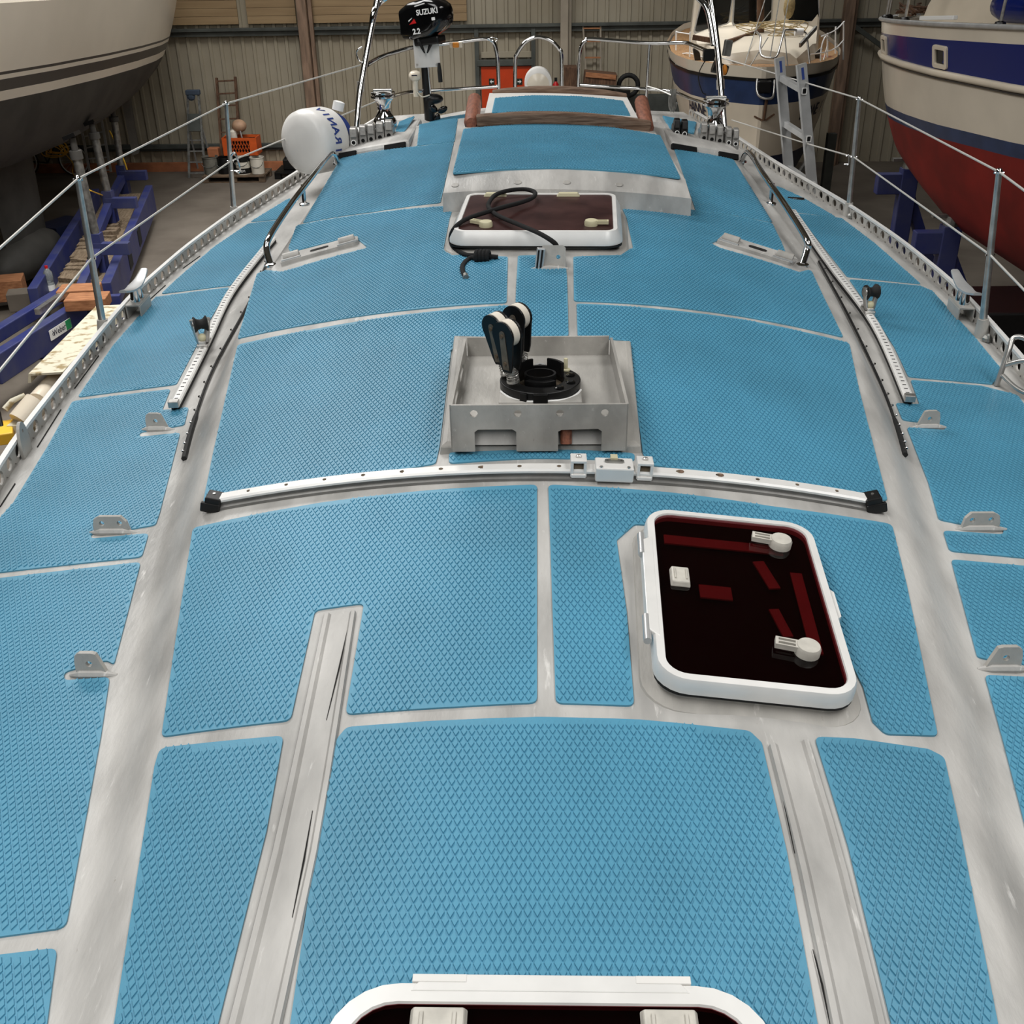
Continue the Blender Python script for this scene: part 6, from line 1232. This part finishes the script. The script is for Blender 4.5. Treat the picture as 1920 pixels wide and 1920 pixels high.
mb = MB(); mb.sphere(hx(1545, 118, 2.0), .22, 12, 7, (1, 1, .5)); build('cushion_roll', mb, 'teak_red', t, smooth=60); mb = MB(); mb.bar(hx(1300, 70, 1.9), hx(1335, 76, 1.7), .05, .07); mb.bar(hx(1365, 78, 1.5), hx(1420, 60, 2.0), .05, .05); build('wooden_spar', mb, 'wood_old', t)
# lettering on both bows
def bowtext(s_, px, py, size, word, flip):
    y = (AX_+DV*s_).y; c = Vector(hity(px, py, y)); return c
def bow_letters(word, side, s0, ds, zc, h):
    for k, ch in enumerate(word):
        if ch == ' ': continue
        s = s0+ds*k; zd = float(-.36-.06*math.sin(PI*min(s, 7)/7)); kk = float(np.interp(s, [0, .25, .6, 1.5, 4, 7.2], [-1.75, -2.0, -2.25, -2.45, -2.55, -2.3]))
        def P_(s_, z): kq = float(np.interp(s_, [0, .25, .6, 1.5, 4, 7.2], [-1.75, -2.0, -2.25, -2.45, -2.55, -2.3])); return hp_(s_, side*(HB(s_)*((z-kq)/(zd-kq))**.30), z)
        c = P_(s, zc); ex = (P_(s+.08, zc)-P_(s-.08, zc)); ex = ex if side > 0 else -ex; ey = P_(s, zc+.1)-P_(s, zc-.1); M = frame_M(c, ex, ey); nn_ = Vector((M[0][2], M[1][2], M[2][2])); M = Matrix.Translation(nn_*.012) @ M
        txt(ch, h, 'text_dark', 'name_letter', t, M, bold=.003, shear=.25)
bow_letters('HANNE V', 1, .60, .112, -1.06, .24); bow_letters('HANNE V'[::-1], -1, .55, .125, -1.06, .24)
# cradle post of this boat
t = thing('support_post', 'grey diagonal support post under the wheelhouse boat', 'boat stand', tuple(hitz(1505, 410, FLOOR))); a = Vector(hity(1482, 330, 15.2)); mb = MB(); mb.tube([Vector((a.x-.9, a.y, FLOOR)), Vector(hity(1525, 285, 16.4))], .04, 8); build('strut', mb, 'galv', t)
mb = MB(); b = Vector(hity(1560, 250, 18)); mb.bar(Vector((b.x, b.y, FLOOR)), b, .14, .14); build('column', mb, 'girt', t)

# ---------------------------------------------------------------- blue-banded boat with the red bottom
TP = Vector((4.56, 13.85)); DV2 = Vector((.30, -.95)).normalized(); NV2 = (DV2.y, -DV2.x)
S2 = [0, .06, .2, .45, .8, 1.3, 2.2, 3.5, 5, 6.5, 7.8]; H2 = [.05, .34, .62, .88, 1.08, 1.28, 1.48, 1.58, 1.5, 1.2, .4]
HB2 = lambda s: float(np.interp(s, S2, H2)); ZD = lambda s: .43+.055*s; ST = []
sl = list(np.linspace(0, .8, 12))+list(np.linspace(1.1, 7.8, 18))
for s in sl: p = TP+DV2*s; ST.append(((p.x, p.y), NV2, HB2(s), float(np.interp(s, [0, .3, .8, 2, 4, 7.8], [-.62, -.85, -1.15, -1.6, -1.9, -1.1])), ZD(s), s))
def h2(s, o, z): p = TP+DV2*s; return Vector((p.x+NV2[0]*o, p.y+NV2[1]*o, z))
bb = lambda s: .335+.045*s
t = thing('blue_band_boat', 'cream boat with a glossy navy band, square portlights and red antifouling', 'boat', (6, 10, FLOOR))
z_ = lambda f: (lambda s, k, d: max(k+.005, d-f(s)))
AFZ = lambda s: 1.0+.025*s
hull_bands(t, ST, [('antifouling', 'antifoul_red', lambda s, k, d: k, z_(lambda s: AFZ(s)), 8), ('boot_stripe', 'navy_dull', z_(lambda s: AFZ(s)), z_(lambda s: AFZ(s)-.13), 1), ('topsides', 'cream_gel', z_(lambda s: AFZ(s)-.13), z_(bb), 7), ('navy_band', 'navy', z_(bb), z_(lambda s: .135), 3), ('gunwale', 'cream_gel', z_(lambda s: .135), z_(lambda s: .0), 2)], 0, None, sec=.26)
def rail_side(f, nm, m, r_):
    for sd in (1, -1):
        mb = MB(); mb.tube([h2(s, sd*(HB2(s)*((ZD(s)-f(s)-ST[i][3])/(ZD(s)-ST[i][3]))**.26+.012), ZD(s)-f(s)) for i, s in enumerate(sl)], r_, 8); build(nm, mb, m, t, smooth=60)
rail_side(bb, 'rub_rail', 'cream_dull', .035); rail_side(lambda s: 0., 'gunwale_rail', 'alu', .022); rail_side(lambda s: bb(s)+.04, 'rail_shade_strip', 'stripe_grey', .014)  # the grey strip draws the shade under the rub rail
rows = [[h2(s, HB2(s)*.98, ZD(s)-.03), h2(s, 0, ZD(s)+.0), h2(s, -HB2(s)*.98, ZD(s)-.03)] for s in sl]; mb = MB(); mb.loft(rows, cap=False, ringclosed=False); build('deck', mb, 'cream_gel', t)
def port(s, w, h):
    k = float(np.interp(s, [0, .3, .8, 2, 4, 7.8], [-.62, -.85, -1.15, -1.6, -1.9, -1.1])); z = ZD(s)-(.135+bb(s))/2
    P_ = lambda s_, zz_: h2(s_, HB2(s_)*((zz_-k)/(ZD(s_)-k))**.26, zz_)
    M = frame_M(P_(s, z), P_(s+.05, z)-P_(s-.05, z), P_(s, z+.05)-P_(s, z-.05)); nn_ = Vector((M[0][2], M[1][2], M[2][2])); M = Matrix.Translation(nn_*.008) @ M
    mb = MB(); mb.prism(rrect(w, h, .03, 3), -.02, .014, M, rrect(w*.66, h*.62, .012, 3)); f_ = build('portlight_frame', mb, 'cream_dull', t, bevel=.004); mb = MB(); mb.prism(rrect(w*.66, h*.62, .012, 3), -.02, -.008, M); build('pane', mb, 'win_dark', f_)
port(.30, .20, .20); port(.85, .22, .20); port(2.35, .24, .21); port(4.0, .24, .21)
# deck house, fenders, stanchions
rows = [[h2(s, .78, ZD(s)-.05), h2(s, .70, ZD(s)+hh_), h2(s, -.70, ZD(s)+hh_), h2(s, -.78, ZD(s)-.05)] for s, hh_ in ((1.0, .12), (1.1, .28), (4.5, .34), (5.0, .1))]; mb = MB(); mb.loft(rows, ringclosed=False); build('deck_house', mb, 'cream_dull', t, bevel=.04)
for px, py0, py1, s in ((1668, 22, -40, .35), (1681, 28, -40, .45), (1747, 38, -40, 1.35), (1895, 45, -40, 3.1)):
    b = h2(s, HB2(s)*.93, ZD(s)); mb = MB(); mb.tube([b, b+Vector((.03, 0, .7))], .016, 8); st_ = build('stanchion', mb, 'steel', t, smooth=60); mb = MB(); mb.lathe([(.06, -.01), (.045, .03), (.02, .04)], 12, b); build('foot', mb, 'black', st_)
mb = MB(); c0, c1 = h2(2.55, HB2(2.5)*.72, ZD(2.5)+.15), h2(3.9, HB2(3.6)*.72, ZD(3.6)+.15); d_ = (c1-c0); mb.tube([c0, c0+d_*.04, c0+d_*.15, c0+d_*.8, c1], .14, 16, rr=[.03, .10, .145, .145, .1]); build('blue_fender', mb, 'navy', t, smooth=60)
mb = MB()
for k in range(6):
    P_ = [h2(.3+.5*RNG.random(), .3+.4*RNG.random(), ZD(.5)+.02+.12*RNG.random()) for _ in range(5)]; mb.tube(spline(P_, 4), .012, 5)
build('rope_heap', mb, 'wood_old', t, kind='stuff')
mb = MB(); mb.bar(h2(1.6, HB2(1.6)*.88, ZD(1.6)+.03), h2(2.3, HB2(2.3)*.88, ZD(2.3)+.05), .05, .04); build('pole', mb, 'white', t, bevel=.008); mb = MB(); mb.box(h2(.22, .42, ZD(.2)+.04), (.2, .14, .07)); build('fairlead', mb, 'chrome', t, bevel=.01)
mb = MB(); mb.bar(h2(3, 0, -2.55), h2(6, 0, -2.55), .35, 1.64); build('keel', mb, 'antifoul_red', t)
# stands under it
def stand(top, wheel, y, label):
    tp, m1 = Vector(hity(*top, y)), Vector(hity(*wheel, y)); b = Vector((m1.x+(m1.x-tp.x)*.4, y, FLOOR)); t = thing('boat_stand', label, 'boat stand', tuple(b))
    mb = MB(); mb.bar(b, m1, .20, .16, (0, 1, 0)); build('blue_column', mb, 'trailer_blue', t, bevel=.01); mb = MB(); mb.tube([m1-Vector((0, 0, .1)), tp], .05, 12); build('screw_tube', mb, 'galv', t, smooth=60)
    mb = MB(); mb.bar(m1+Vector((-.22, 0, .10)), m1+Vector((.22, 0, .10)), .07, .035); build('handwheel', mb, 'galv', t); mb = MB(); mb.lathe([(.09, 0), (.08, .10)], 12, m1); build('nut', mb, 'galv', t); mb = MB(); mb.box(tp+Vector((.04, 0, .03)), (.3, .25, .06), rotm((0, .5, 0))); build('pad', mb, 'black', t)
    mb = MB(); mb.box(m1+Vector((-.18, 0, -.18)), (.4, .14, .24)); build('side_bracket', mb, 'trailer_blue', t, bevel=.01)
    mb = MB(); mb.bar(m1+Vector((.02, 0, -.3)), Vector((b.x+.9, b.y+.1, FLOOR+.05)), .12, .12); build('brace', mb, 'trailer_blue', t)
    mb = MB(); mb.bar(b+Vector((-.6, 0, .06)), b+Vector((.9, 0, .06)), .16, .12); build('foot', mb, 'trailer_blue', t); return t
stand((1806, 312), (1784, 422), 11.6, 'blue boat stand with a grey screw tube under the red hull'); stand((1713, 252), (1706, 315), 13.4, 'blue boat stand at the tip of the red hull, half in the dark')
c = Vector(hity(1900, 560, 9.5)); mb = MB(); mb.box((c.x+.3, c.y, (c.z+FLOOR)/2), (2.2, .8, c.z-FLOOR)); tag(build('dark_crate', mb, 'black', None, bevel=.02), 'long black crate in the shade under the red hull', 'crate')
